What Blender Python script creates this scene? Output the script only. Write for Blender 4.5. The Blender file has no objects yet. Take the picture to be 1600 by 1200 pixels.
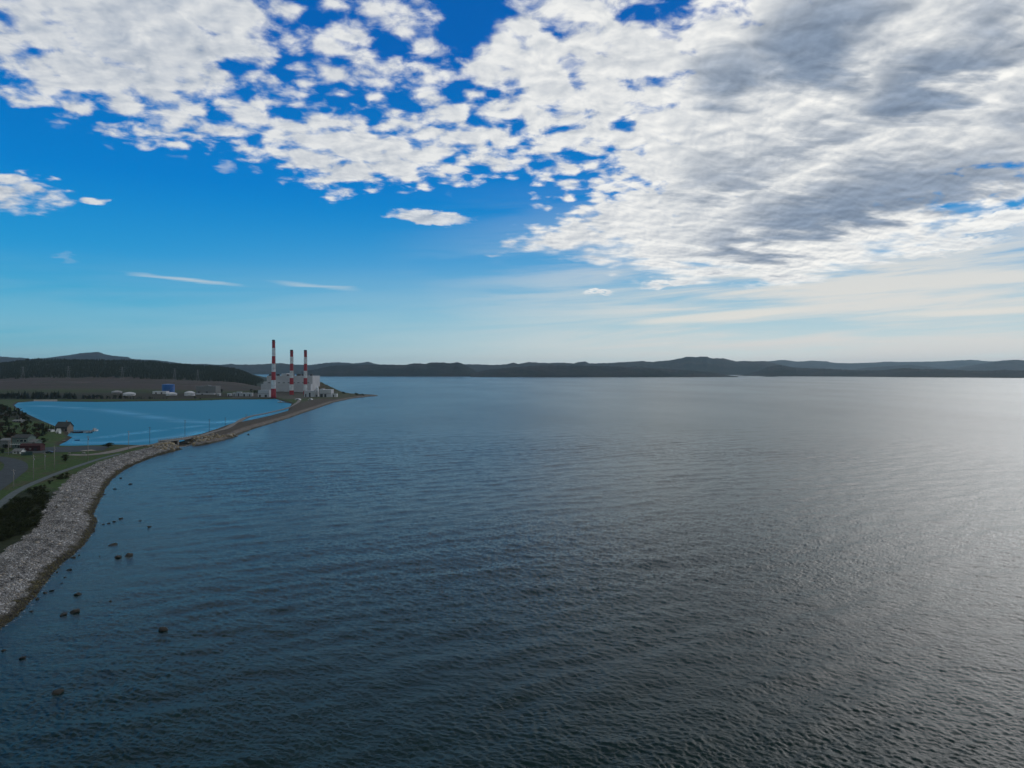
import bpy, bmesh, math, random
import numpy as np
from mathutils import Vector, Matrix

random.seed(7)
rng = np.random.default_rng(11)
R = math.radians
scene = bpy.context.scene
COL = scene.collection

# ------------------------------------------------------------------ camera
H, F, YH, CX = 58.0, 1142.0, 578.0, 800.0      # metres up, focal length and horizon row of a 1600 px wide frame
cam = bpy.data.cameras.new('camera')
cam.sensor_width = 36
cam.lens = F / 1600 * 36
cam.shift_y = -(600 - YH) / 1600
cam.clip_end = 200000
cam.clip_start = 1
camo = bpy.data.objects.new('camera', cam)
camo.location = (0, 0, H)
camo.rotation_euler = (R(90), 0, 0)
COL.objects.link(camo)
scene.camera = camo

def G(px, py, z=0.0):
    Y = (H - z) * F / (py - YH)
    return ((px - CX) / F * Y, Y)
def XA(px, Y): return (px - CX) / F * Y
def ZA(py, Y): return H - (py - YH) * Y / F

# ------------------------------------------------------------------ node helpers
def new_mat(name):
    m = bpy.data.materials.new(name)
    m.use_nodes = True
    nt = m.node_tree
    b = nt.nodes['Principled BSDF']
    return m, nt, b
def link(nt, a, b): nt.links.new(a, b)
def setin(nt, sock, v):
    if hasattr(v, 'is_linked') or isinstance(v, bpy.types.NodeSocket): nt.links.new(v, sock)
    else: sock.default_value = v
def M(nt, op, a, b=None, c=None, clamp=False):
    n = nt.nodes.new('ShaderNodeMath'); n.operation = op; n.use_clamp = clamp
    for i, v in enumerate((a, b, c)):
        if v is not None: setin(nt, n.inputs[i], v)
    return n.outputs[0]
def VM(nt, op, a, b=None, s=None):
    n = nt.nodes.new('ShaderNodeVectorMath'); n.operation = op
    setin(nt, n.inputs[0], a)
    if b is not None: setin(nt, n.inputs[1], b)
    if s is not None: setin(nt, n.inputs[3], s)
    return n.outputs[0]
def mix(nt, f, a, b, blend='MIX'):
    n = nt.nodes.new('ShaderNodeMix'); n.data_type = 'RGBA'; n.blend_type = blend; n.clamp_factor = True
    setin(nt, n.inputs[0], f)
    for s, v in ((n.inputs[6], a), (n.inputs[7], b)):
        if isinstance(v, tuple) and len(v) == 3: v = v + (1,)
        setin(nt, s, v)
    return n.outputs[2]
def noise(nt, vec, scale, detail=4, rough=0.55, dist=0.0, out=0):
    n = nt.nodes.new('ShaderNodeTexNoise')
    n.inputs['Scale'].default_value = scale; n.inputs['Detail'].default_value = detail
    n.inputs['Roughness'].default_value = rough; n.inputs['Distortion'].default_value = dist
    if vec is not None: nt.links.new(vec, n.inputs['Vector'])
    return n.outputs[out]
def smooth(nt, v, lo, hi, a=0.0, b=1.0):
    n = nt.nodes.new('ShaderNodeMapRange'); n.interpolation_type = 'SMOOTHSTEP'
    setin(nt, n.inputs[0], v)
    for i, x in enumerate((lo, hi, a, b)): setin(nt, n.inputs[i + 1], x)
    return n.outputs[0]
def ramp(nt, f, stops):
    n = nt.nodes.new('ShaderNodeValToRGB')
    e = n.color_ramp.elements
    while len(e) < len(stops): e.new(0.5)
    for x, (p, c) in zip(e, stops):
        x.position = p; x.color = tuple(c) + (1,)
    setin(nt, n.inputs[0], f)
    return n.outputs[0]
def position(nt): return nt.nodes.new('ShaderNodeNewGeometry').outputs['Position']
def bump(nt, height, strength=0.5, dist=0.1, normal=None):
    n = nt.nodes.new('ShaderNodeBump')
    n.inputs['Strength'].default_value = strength; n.inputs['Distance'].default_value = dist
    setin(nt, n.inputs['Height'], height)
    if normal is not None: nt.links.new(normal, n.inputs['Normal'])
    return n.outputs[0]
def plain(name, col, rough=0.7, scale=0.6, amt=0.25, metal=0.0, bscale=None, bdist=0.05):
    """an ordinary surface: base colour with blotchy wear and a little relief"""
    m, nt, b = new_mat(name)
    p = position(nt)
    n1 = noise(nt, p, scale, 6, 0.6)
    dark = tuple(max(0, c * (1 - amt)) for c in col); lite = tuple(min(1, c * (1 + amt)) for c in col)
    c = mix(nt, smooth(nt, n1, 0.3, 0.7), dark, lite)
    link(nt, c, b.inputs['Base Color'])
    b.inputs['Roughness'].default_value = rough
    b.inputs['Metallic'].default_value = metal
    if bscale:
        link(nt, bump(nt, noise(nt, p, bscale, 5), 0.6, bdist), b.inputs['Normal'])
    return m

# ------------------------------------------------------------------ sun and sky
SUN_AZ, SUN_EL = 46.0, 26.0
S = Vector((math.sin(R(SUN_AZ)) * math.cos(R(SUN_EL)), math.cos(R(SUN_AZ)) * math.cos(R(SUN_EL)), math.sin(R(SUN_EL))))
sl = bpy.data.lights.new('sun', 'SUN')
sl.energy = 0.8; sl.angle = R(45); sl.color = (1.0, 0.96, 0.92)
so = bpy.data.objects.new('sun', sl)
so.rotation_euler = S.to_track_quat('Z', 'Y').to_euler()
so.location = (0, 0, 400)
COL.objects.link(so)

def build_world():
    w = bpy.data.worlds.new('World'); scene.world = w; w.use_nodes = True
    nt = w.node_tree
    bg = nt.nodes['Background']
    STR = 0.1
    sky = nt.nodes.new('ShaderNodeTexSky'); sky.sky_type = 'NISHITA'; sky.sun_disc = False
    sky.sun_elevation = R(SUN_EL); sky.sun_rotation = R(SUN_AZ)
    sky.altitude = 0; sky.air_density = 1.0; sky.dust_density = 0.6; sky.ozone_density = 4.0
    D = nt.nodes.new('ShaderNodeTexCoord').outputs['Generated']
    sep = nt.nodes.new('ShaderNodeSeparateXYZ'); link(nt, D, sep.inputs[0])
    x, y, z = sep.outputs
    A0 = M(nt, 'MULTIPLY', M(nt, 'ARCTAN2', x, y), 57.2958)           # azimuth and elevation in degrees
    E0 = M(nt, 'MULTIPLY', M(nt, 'ARCSINE', z), 57.2958)
    zc = M(nt, 'MAXIMUM', z, 0.0)
    # the cloud layer: directions projected on a level sheet
    inv = M(nt, 'DIVIDE', 1.0, M(nt, 'ADD', zc, 0.20))
    P = VM(nt, 'SCALE', D, None, inv)
    Pf = VM(nt, 'MULTIPLY', P, (1, 1, 0))
    # clear-sky colour by elevation, blended with the physical sky
    e01 = M(nt, 'DIVIDE', E0, 40.0, clamp=True)
    clear = ramp(nt, e01, [(0.0, (2.6, 4.9, 5.6)), (0.05, (1.3, 4.6, 6.1)), (0.10, (0.6, 4.2, 6.4)), (0.20, (0.12, 3.1, 6.5)),
                           (0.34, (0.0, 2.05, 6.0)), (0.58, (0.0, 1.2, 4.6)), (1.0, (0.0, 0.85, 3.6))])
    skyc = mix(nt, 0.997, sky.outputs[0], clear)
    # warm pale light towards the hidden sun
    dA = M(nt, 'DIVIDE', M(nt, 'SUBTRACT', A0, 46.0), 50.0)
    glow = M(nt, 'EXPONENT', M(nt, 'MULTIPLY', M(nt, 'MULTIPLY', dA, dA), -1.0))
    low = M(nt, 'EXPONENT', M(nt, 'MULTIPLY', M(nt, 'ABSOLUTE', E0), -0.20))
    low = M(nt, 'MULTIPLY', low, smooth(nt, E0, 13.0, 5.0))
    side = smooth(nt, A0, -38, 20, 0.06, 1.0)
    skyc = mix(nt, M(nt, 'MULTIPLY', M(nt, 'MULTIPLY', side, low), 0.95), skyc, (8.5, 8.6, 8.0))
    # regions where cloud stands, edges bent by a broad noise
    wn = nt.nodes.new('ShaderNodeSeparateXYZ'); link(nt, noise(nt, Pf, 2.2, 4, 0.6, 0.0, 1), wn.inputs[0])
    A = M(nt, 'MULTIPLY_ADD', M(nt, 'SUBTRACT', wn.outputs[0], 0.5), 13.0, A0)
    E = M(nt, 'MULTIPLY_ADD', M(nt, 'SUBTRACT', wn.outputs[1], 0.5), 6.0, E0)
    def blob(px, py, rx, ry, rot=0.0, w=1.0, A=A, E=E):
        a0 = math.atan((px - CX) / F); e0 = math.atan((YH - py) / F * math.cos(a0))
        sx = math.cos(a0) ** 2 * 57.2958 / F; sy = math.cos(a0) * math.cos(e0) ** 2 * 57.2958 / F
        a0, e0 = math.degrees(a0), math.degrees(e0)
        c, s = math.cos(R(rot)), math.sin(R(rot))
        ax, ex = c / sx / rx, s / sy / rx
        ay, ey = -s / sx / ry, c / sy / ry
        xr = M(nt, 'MULTIPLY_ADD', E, ex, M(nt, 'MULTIPLY_ADD', A, ax, -(a0 * ax + e0 * ex)))
        yr = M(nt, 'MULTIPLY_ADD', E, ey, M(nt, 'MULTIPLY_ADD', A, ay, -(a0 * ay + e0 * ey)))
        r2 = M(nt, 'MULTIPLY_ADD', yr, yr, M(nt, 'MULTIPLY', xr, xr))
        return M(nt, 'MULTIPLY', M(nt, 'SUBTRACT', 1.0, r2, clamp=True), w)
    def union(bl):
        o = bl[0]
        for b in bl[1:]: o = M(nt, 'MAXIMUM', o, b)
        return o
    C = union([blob(235, 0, 270, 262, -10, 1.35), blob(70, 60, 200, 150, 0, .95), blob(545, 232, 200, 84, -6, 1.05), blob(450, 200, 120, 80, 0, .8), blob(720, 215, 170, 100, 0, .8), blob(640, 60, 300, 150, 10, 0.58),
               blob(940, 120, 320, 230, 0, .98), blob(1330, 140, 560, 290, 8, 1.8), blob(1010, 350, 270, 62, 6, 1.25), blob(1200, 320, 430, 130, 3, 1.5), blob(1700, 60, 460, 330, 0, 1.7), blob(1580, 235, 260, 100, 4, 1.3),
               blob(-20, 298, 180, 72, -6, 0.85), blob(140, 306, 34, 14, 0, .8), blob(700, -300, 1800, 330, 0, 0.8)])
    # overcast added above the frame and behind the camera for neutral ambient light
    over = M(nt, 'MAXIMUM', smooth(nt, E0, 33, 46), M(nt, 'MULTIPLY', smooth(nt, M(nt, 'ABSOLUTE', M(nt, 'SUBTRACT', A0, 15.0)), 66, 95), smooth(nt, E0, 4, 14)))
    C = M(nt, 'MAXIMUM', C, M(nt, 'MULTIPLY', over, 1.35))
    # puffs
    n1 = noise(nt, Pf, 14.0, 7, 0.58, 0.25)
    off = VM(nt, 'ADD', Pf, (0.012, 0.018, 0.0))
    n1b = noise(nt, off, 14.0, 3, 0.58, 0.25)
    vo = nt.nodes.new('ShaderNodeTexVoronoi'); vo.feature = 'SMOOTH_F1'; vo.inputs['Scale'].default_value = 15.0; vo.inputs['Smoothness'].default_value = 0.45
    link(nt, VM(nt, 'ADD', Pf, VM(nt, 'SCALE', VM(nt, 'SUBTRACT', noise(nt, Pf, 9.0, 3, .55, 0, 1), (.5, .5, .5)), None, 0.10)), vo.inputs['Vector'])
    puff = M(nt, 'SUBTRACT', 0.40, vo.outputs['Distance'])
    nm = noise(nt, Pf, 6.0, 4, 0.55, 0.2)
    n2 = noise(nt, Pf, 1.9, 3, 0.5, 0.0)
    st = VM(nt, 'MULTIPLY', Pf, (0.9, 1.9, 1.0))
    n3 = noise(nt, st, 4.0, 6, 0.55, 0.35)                              # drawn-out sheets
    lowc = smooth(nt, E0, 13.0, 7.5)
    pf = nt.nodes.new('ShaderNodeMix'); link(nt, lowc, pf.inputs[0]); link(nt, M(nt, 'MULTIPLY_ADD', puff, 0.5, M(nt, 'MULTIPLY_ADD', n1, .85, .08)), pf.inputs[2]); link(nt, n3, pf.inputs[3]); pf = pf.outputs[0]
    edge = M(nt, 'MULTIPLY_ADD', M(nt, 'SUBTRACT', nm, 0.5), 1.3, M(nt, 'MULTIPLY', M(nt, 'SUBTRACT', pf, 0.5), 3.0))
    big = M(nt, 'MULTIPLY_ADD', M(nt, 'SUBTRACT', n2, 0.5), 0.9, edge)
    d = M(nt, 'ADD', M(nt, 'SUBTRACT', M(nt, 'MULTIPLY', C, 1.3), 0.40), big)
    gate = smooth(nt, C, 0.02, 0.22)
    alpha = M(nt, 'MULTIPLY', smooth(nt, d, -0.22, 0.62), gate)
    # lens clouds: small solid ones with a frayed rim
    A2 = M(nt, 'MULTIPLY_ADD', M(nt, 'SUBTRACT', n1, 0.5), 3.0, A0)
    E2 = M(nt, 'MULTIPLY_ADD', M(nt, 'SUBTRACT', n1b, 0.5), 1.6, E0)
    L = union([blob(670, 340, 72, 13, -3, 1, A2, E2), blob(1480, 385, 100, 14, 4, 1, A2, E2), blob(1560, 345, 130, 16, 6, 1, A2, E2),
               blob(1050, 441, 60, 9, 5, .8, A2, E2), blob(352, 262, 16, 12, 0, .35, A2, E2), blob(935, 455, 30, 5, 0, .7, A2, E2), blob(100, 404, 34, 7, -4, .2, A2, E2)])
    alpha = M(nt, 'MAXIMUM', alpha, M(nt, 'MULTIPLY', smooth(nt, L, 0.0, 0.75), .92))
    # shading of the cloud: lit rims, grey thick middles, dark bellies to the right
    emb = M(nt, 'MULTIPLY', M(nt, 'SUBTRACT', n1, n1b), 2.2)
    emb = M(nt, 'MULTIPLY_ADD', M(nt, 'SUBTRACT', nm, 0.5), 0.9, M(nt, 'MULTIPLY_ADD', puff, M(nt, 'MULTIPLY_ADD', lowc, -.45, .55), emb))
    thick = smooth(nt, d, 0.3, 1.7)
    lit = M(nt, 'ADD', M(nt, 'SUBTRACT', 0.82, M(nt, 'MULTIPLY', thick, 0.34)), emb, clamp=True)
    cl = mix(nt, lit, (3.3, 4.0, 5.1), (7.0, 7.25, 7.5))
    warmc = mix(nt, lit, (5.2, 5.6, 6.1), (9.9, 9.8, 9.4))
    cl = mix(nt, M(nt, 'MULTIPLY', glow, 1.25, clamp=True), cl, warmc)
    A3 = M(nt, 'MULTIPLY_ADD', M(nt, 'SUBTRACT', wn.outputs[2], 0.5), 9.0, A0)
    E3 = M(nt, 'MULTIPLY_ADD', M(nt, 'SUBTRACT', n3, 0.5), 9.0, E0)
    DK = union([blob(1270, 60, 190, 95, 12, 1, A3, E3), blob(1130, 115, 110, 60, 6, .8, A3, E3), blob(1470, 110, 170, 60, 8, .95, A3, E3), blob(1330, 320, 340, 62, 10, 1.0, A3, E3),
                blob(1140, 270, 150, 40, 8, .6, A3, E3), blob(1600, 190, 90, 60, 0, .7, A3, E3), blob(1330, 205, 210, 30, 4, .55, A3, E3), blob(1600, 20, 140, 60, 0, .7, A3, E3)])
    dk = M(nt, 'MULTIPLY', smooth(nt, M(nt, 'ADD', DK, M(nt, 'MULTIPLY', M(nt, 'SUBTRACT', n3, 0.5), 1.25)), -0.12, 1.08), 0.86)
    cl = mix(nt, dk, cl, VM(nt, 'SCALE', (1.45, 2.2, 3.4), None, M(nt, 'MULTIPLY_ADD', emb, .45, 1.0)))
    cl = mix(nt, M(nt, 'MULTIPLY', over, .9), cl, VM(nt, 'SCALE', (2.4, 2.55, 2.6), None, M(nt, 'MULTIPLY_ADD', emb, .5, 1.0)))  # added overcast kept dull grey to hold the skylight down
    # thin veils and streaks low over the horizon
    ev = M(nt, 'EXPONENT', M(nt, 'MULTIPLY', E0, -0.10))
    sv = nt.nodes.new('ShaderNodeCombineXYZ'); link(nt, M(nt, 'MULTIPLY', A0, 0.02), sv.inputs[0]); link(nt, M(nt, 'MULTIPLY_ADD', A0, -0.012, M(nt, 'MULTIPLY', E0, 0.26)), sv.inputs[1])
    n4 = noise(nt, sv.outputs[0], 2.6, 5, 0.6, 0.4)
    veil_r = M(nt, 'MULTIPLY', smooth(nt, A0, -12, 20), smooth(nt, E0, 15.5, 5.0))
    left_v = M(nt, 'MULTIPLY', smooth(nt, E0, 9.0, 3.0), 0.10)
    veil = M(nt, 'MULTIPLY', smooth(nt, n4, 0.33, 0.60), M(nt, 'MAXIMUM', M(nt, 'MULTIPLY', veil_r, 1.0), left_v))
    A4 = M(nt, 'MULTIPLY_ADD', M(nt, 'SUBTRACT', n4, 0.5), 6.0, A0)
    E4 = M(nt, 'MULTIPLY_ADD', M(nt, 'SUBTRACT', n4, 0.5), 1.0, E0)
    ST = union([blob(1120, 495, 190, 9, 4, 1, A4, E4), blob(1500, 488, 190, 7, 1, .8, A4, E4), blob(290, 437, 110, 5, -4, .5, A4, E4), blob(490, 447, 80, 7, -5, .4, A4, E4)])
    skyc = mix(nt, veil, skyc, (7.3, 7.3, 7.0))
    skyc = mix(nt, M(nt, 'MULTIPLY', smooth(nt, ST, 0.0, 0.9), 0.8), skyc, (7.9, 7.7, 7.1))
    out = mix(nt, alpha, skyc, cl)
    link(nt, out, bg.inputs['Color'])
    bg.inputs['Strength'].default_value = STR
build_world()

scene.view_settings.view_transform = 'Standard'
scene.view_settings.look = 'None'
scene.view_settings.exposure = 0.0
scene.view_settings.gamma = 1.0

# ------------------------------------------------------------------ mesh helpers
def np_mesh(name, V, faces, smooth_=True):
    """V (n,3) array, faces (m,k) array with one k"""
    me = bpy.data.meshes.new(name)
    V = np.ascontiguousarray(V, dtype=np.float32); faces = np.ascontiguousarray(faces, dtype=np.int32)
    k = faces.shape[1]; m = len(faces)
    me.vertices.add(len(V)); me.vertices.foreach_set('co', V.ravel())
    me.loops.add(m * k); me.loops.foreach_set('vertex_index', faces.ravel())
    me.polygons.add(m)
    me.polygons.foreach_set('loop_start', np.arange(0, m * k, k, dtype=np.int32))
    me.polygons.foreach_set('loop_total', np.full(m, k, dtype=np.int32))
    if smooth_: me.polygons.foreach_set('use_smooth', np.ones(m, dtype=bool))
    me.update(calc_edges=True)
    return me
def col_attr(me, name, rgb):
    a = me.attributes.new(name, 'FLOAT_COLOR', 'POINT')
    d = np.ones((len(rgb), 4), dtype=np.float32); d[:, :3] = rgb
    a.data.foreach_set('color', d.ravel())
def val_attr(me, name, v):
    a = me.attributes.new(name, 'FLOAT', 'POINT'); a.data.foreach_set('value', np.ascontiguousarray(v, dtype=np.float32))
def attr(nt, name, out='Color'):
    n = nt.nodes.new('ShaderNodeAttribute'); n.attribute_name = name
    return n.outputs[out]
def put(name, me, mat=None, parent=None, loc=(0, 0, 0), rz=0.0, kind=None):
    o = bpy.data.objects.new(name, me); COL.objects.link(o)
    for m in (mat if isinstance(mat, (list, tuple)) else [mat] if mat else []):
        if m.name not in [x.name for x in me.materials if x]: me.materials.append(m)
    o.location = loc; o.rotation_euler = (0, 0, rz)
    if parent: o.parent = parent
    if kind: o['kind'] = kind
    return o
def tag(o, label, cat, group=None):
    o['label'] = label; o['category'] = cat
    if group: o['group'] = group
    return o
def thing(name, label, cat, loc=(0, 0, 0), rz=0.0, group=None):
    o = bpy.data.objects.new(name, None); COL.objects.link(o)
    o.location = loc; o.rotation_euler = (0, 0, rz); o.empty_display_size = 0.5
    return tag(o, label, cat, group)
def dup(root, loc, rz=0.0, s=1.0, label=None, group=None):
    r = root.copy(); COL.objects.link(r); r.location = loc; r.rotation_euler = (0, 0, rz)
    r.scale = (s, s, s) if not isinstance(s, tuple) else s
    if label: r['label'] = label
    if group: r['group'] = group
    for ch in list(root.children):
        c = ch.copy(); COL.objects.link(c); c.parent = r
        for g in ch.children:
            q = g.copy(); COL.objects.link(q); q.parent = c
    return r

class MB:
    """collects boxes, prisms, bars and lathes into one mesh"""
    def __init__(s): s.v = []; s.f = []; s.m = []
    def add(s, V, Fs, m=0):
        o = len(s.v); s.v += [tuple(p) for p in V]
        for f in Fs: s.f.append(tuple(o + i for i in f)); s.m.append(m)
        return s
    def box(s, x0, x1, y0, y1, z0, z1, m=0):
        V = [(x, y, z) for z in (z0, z1) for x, y in ((x0, y0), (x1, y0), (x1, y1), (x0, y1))]
        return s.add(V, [(3, 2, 1, 0), (4, 5, 6, 7), (0, 1, 5, 4), (1, 2, 6, 5), (2, 3, 7, 6), (3, 0, 4, 7)], m)
    def lathe(s, prof, n=16, c=(0, 0), caps=True, m=0, mats=None):
        V = [(c[0] + r * math.cos(2 * math.pi * i / n), c[1] + r * math.sin(2 * math.pi * i / n), z) for r, z in prof for i in range(n)]
        o = len(s.v); s.v += V
        for k in range(len(prof) - 1):
            for i in range(n):
                a, b = k * n + i, k * n + (i + 1) % n
                s.f.append((o + a, o + b, o + b + n, o + a + n)); s.m.append(mats[k] if mats else m)
        if caps:
            s.f.append(tuple(o + i for i in range(n))[::-1]); s.m.append(m)
            t = (len(prof) - 1) * n
            s.f.append(tuple(o + t + i for i in range(n))); s.m.append(mats[-1] if mats else m)
        return s
    def bar(s, a, b, r, n=6, r2=None, m=0):
        a, b = Vector(a), Vector(b); d = (b - a).normalized()
        u = d.orthogonal().normalized(); w = d.cross(u); r2 = r if r2 is None else r2
        V = [p + (u * math.cos(2 * math.pi * i / n) + w * math.sin(2 * math.pi * i / n)) * q for p, q in ((a, r), (b, r2)) for i in range(n)]
        return s.add(V, [(i, (i + 1) % n, n + (i + 1) % n, n + i) for i in range(n)] + [tuple(range(n))[::-1], tuple(range(n, 2 * n))], m)
    def gable(s, x0, x1, y0, y1, z0, z1, over=0.4, t=0.25, m=0):
        """roof slabs, ridge along x, eaves at z0 and ridge at z1"""
        ym = (y0 + y1) / 2; k = (z1 - z0) / (ym - y0)
        for ya, sg in ((y0, -1), (y1, 1)):
            ye = ya + sg * over; ze = z0 - k * over
            V = [(x0 - over, ye, ze), (x1 + over, ye, ze), (x1 + over, ym, z1), (x0 - over, ym, z1)]
            V += [(x, y, z + t) for x, y, z in V]
            s.add(V, [(0, 1, 2, 3), (7, 6, 5, 4), (0, 4, 5, 1), (1, 5, 6, 2), (2, 6, 7, 3), (3, 7, 4, 0)], m)
        return s
    def house_walls(s, x0, x1, y0, y1, z0, z1, zr, m=0):
        ym = (y0 + y1) / 2
        V = [(x, y, z) for x in (x0, x1) for y, z in ((y0, z0), (y1, z0), (y1, z1), (ym, zr), (y0, z1))]
        return s.add(V, [(4, 3, 2, 1, 0), (5, 6, 7, 8, 9), (0, 1, 6, 5), (1, 2, 7, 6), (2, 3, 8, 7), (3, 4, 9, 8), (4, 0, 5, 9)], m)
    def mesh(s, name, sm=False):
        me = bpy.data.meshes.new(name); me.from_pydata(s.v, [], s.f)
        me.polygons.foreach_set('material_index', s.m)
        if sm: me.polygons.foreach_set('use_smooth', [True] * len(s.f))
        bm = bmesh.new(); bm.from_mesh(me); bmesh.ops.recalc_face_normals(bm, faces=bm.faces); bm.to_mesh(me); bm.free()
        return me
    def build(s, name, mats, parent=None, sm=False, loc=(0, 0, 0), rz=0.0):
        me = s.mesh(name, sm)
        mats = mats if isinstance(mats, (list, tuple)) else [mats]
        for m in mats: me.materials.append(m)
        o = bpy.data.objects.new(name, me); COL.objects.link(o)
        o.parent = parent; o.location = loc; o.rotation_euler = (0, 0, rz)
        return o

# ------------------------------------------------------------------ coast, lagoon and relief
def sdf(poly, X, Y):
    """signed distance to a closed polygon, positive inside"""
    P = np.asarray(poly, float); d = np.full(X.shape, 1e18); ins = np.zeros(X.shape, bool)
    for (ax, ay), (bx, by) in zip(P, np.roll(P, -1, 0)):
        ex, ey = bx - ax, by - ay
        t = np.clip(((X - ax) * ex + (Y - ay) * ey) / (ex * ex + ey * ey + 1e-9), 0, 1)
        d = np.minimum(d, (X - ax - t * ex) ** 2 + (Y - ay - t * ey) ** 2)
        c = (ay > Y) != (by > Y)
        if ey != 0: ins ^= c & (X < ex * (Y - ay) / ey + ax)
    return np.where(ins, 1, -1) * np.sqrt(d)
def pdist(line, X, Y):
    P = np.asarray(line, float); d = np.full(X.shape, 1e18)
    for (ax, ay), (bx, by) in zip(P[:-1], P[1:]):
        ex, ey = bx - ax, by - ay
        t = np.clip(((X - ax) * ex + (Y - ay) * ey) / (ex * ex + ey * ey + 1e-9), 0, 1)
        d = np.minimum(d, (X - ax - t * ex) ** 2 + (Y - ay - t * ey) ** 2)
    return np.sqrt(d)
def sstep(a, b, v):
    t = np.clip((v - a) / (b - a), 0, 1); return t * t * (3 - 2 * t)

coast_px = [(0, 979), (25, 962), (40, 945), (57, 925), (75, 900), (92, 882), (112, 867), (130, 850), (145, 828), (149, 812), (143, 804), (148, 793), (155, 780),
            (162, 765), (172, 750), (187, 738), (207, 727), (232, 717), (247, 712), (264, 707), (283, 702), (300, 698.5), (330, 693), (348, 688.5), (363, 684), (380, 676.5),
            (397, 670), (420, 663), (450, 654), (475, 645), (499, 637), (521, 629), (552, 622.5), (577, 619.5), (592, 618.5)]
COAST = [(-60, -300), (-78, 0), (-100, 90)] + [G(*p) for p in coast_px] + \
        [(-320, 1665), (-440, 1790), (-540, 1920), (-720, 2220), (-900, 2800), (-1250, 3800), (-1700, 5200), (-9000, 5200), (-9000, -300)]
pond_px = [(22, 633), (28, 629), (56, 626.8), (100, 627.5), (150, 628), (230, 627), (309, 626), (356, 624.2), (402, 624), (431, 623.5), (445, 628), (456, 631), (452, 637), (450, 642),
           (418, 651), (384, 658.5), (356, 664), (334, 672), (309, 680), (285, 685), (262, 688), (240, 693.5), (226, 698), (190, 697), (160, 698), (120, 699), (94, 698.5), (93, 695), (105, 689), (113, 683.5),
           (105, 680.5), (108, 677), (103, 673), (60, 655), (30, 641)]
POND = [G(*p) for p in pond_px]
CH = [G(292, 700), G(283, 692), G(268, 685)]                     # outlet under the road bridge

def fbm2(X, Y, s, seed=0, oct=4):
    r = np.random.default_rng(seed); o = np.zeros_like(X); a = 1.0
    for k in range(oct):
        for j in range(3):
            th = r.uniform(0, 6.283); ph = r.uniform(0, 6.283); f = 6.283 / (s / 2 ** k) * r.uniform(.7, 1.3)
            q = r.uniform(0, 6.283); ph2 = r.uniform(0, 6.283)
            o += a * np.sin((X * math.cos(th) + Y * math.sin(th)) * f + ph + 1.3 * np.sin((X * math.cos(q) + Y * math.sin(q)) * f * .61 + ph2)) / 3
        a *= 0.5
    return o
def height(X, Y, want=False):
    X = np.asarray(X, float); Y = np.asarray(Y, float)
    sea = sdf(COAST, X, Y); pon = -sdf(POND, X, Y)
    base = np.minimum(3.5 * (1 - np.exp(-np.maximum(sea, 0) / 7.5)), 2.6 * (1 - np.exp(-np.maximum(pon, 0) / 5)))
    s = np.minimum(sea, pon)
    base = base + 0.008 * np.clip(s - 12, 0, 150)
    px = X / np.maximum(Y, 1) * F + CX
    pro = np.interp(Y, [1395, 1480, 1600, 1800, 2050, 2400, 2800, 3300, 4200, 6000], [0, 4, 6, 20, 36, 62, 95, 86, 60, 40])
    k = np.interp(px, [-900, -200, 0, 50, 163, 206, 262, 300, 337, 375, 412, 440, 480], [.6, .7, .80, .93, .93, .90, .80, .71, .64, .54, .44, .3, .05])
    hill = pro * k * sstep(0, 160, sea) * sstep(0, 60, pon)
    z = base + hill + fbm2(X, Y, 260, 3) * 0.05 * hill + fbm2(X, Y, 60, 5) * 0.15 * sstep(20, 60, s)
    z += 19 * np.exp(-0.5 * (((X + 640) / 75) ** 2 + ((Y - 800) / 130) ** 2)) * sstep(2, 60, s)
    ph = 31 * np.exp(-0.5 * (((X + 480) / 52) ** 2 + ((Y - 1740) / 70) ** 2)) * sstep(0, 50, sea)
    z += ph * (1 + 0.12 * fbm2(X, Y, 50, 9))
    z = np.where(sea < 0, np.maximum(sea * 0.13, -5), z)
    z = np.where((sea >= 0) & (pon < 0), np.maximum(pon * 0.2, -4), z)
    cd = pdist(CH, X, Y)
    z = np.where(cd < 12, np.minimum(z, -1.0 + np.maximum(cd - 5, 0) * 0.75), z)
    if want: return z, sea, pon, px, ph, cd
    return z
def tz(x, y): return float(height(np.array([x]), np.array([y]))[0])
def gnd(px, py):
    """the ground point seen at a picture point"""
    z = 3.0
    for _ in range(6):
        x, y = G(px, py, z); z = 0.5 * z + 0.5 * max(tz(x, y), 0)
    return x, y, tz(x, y)

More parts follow.
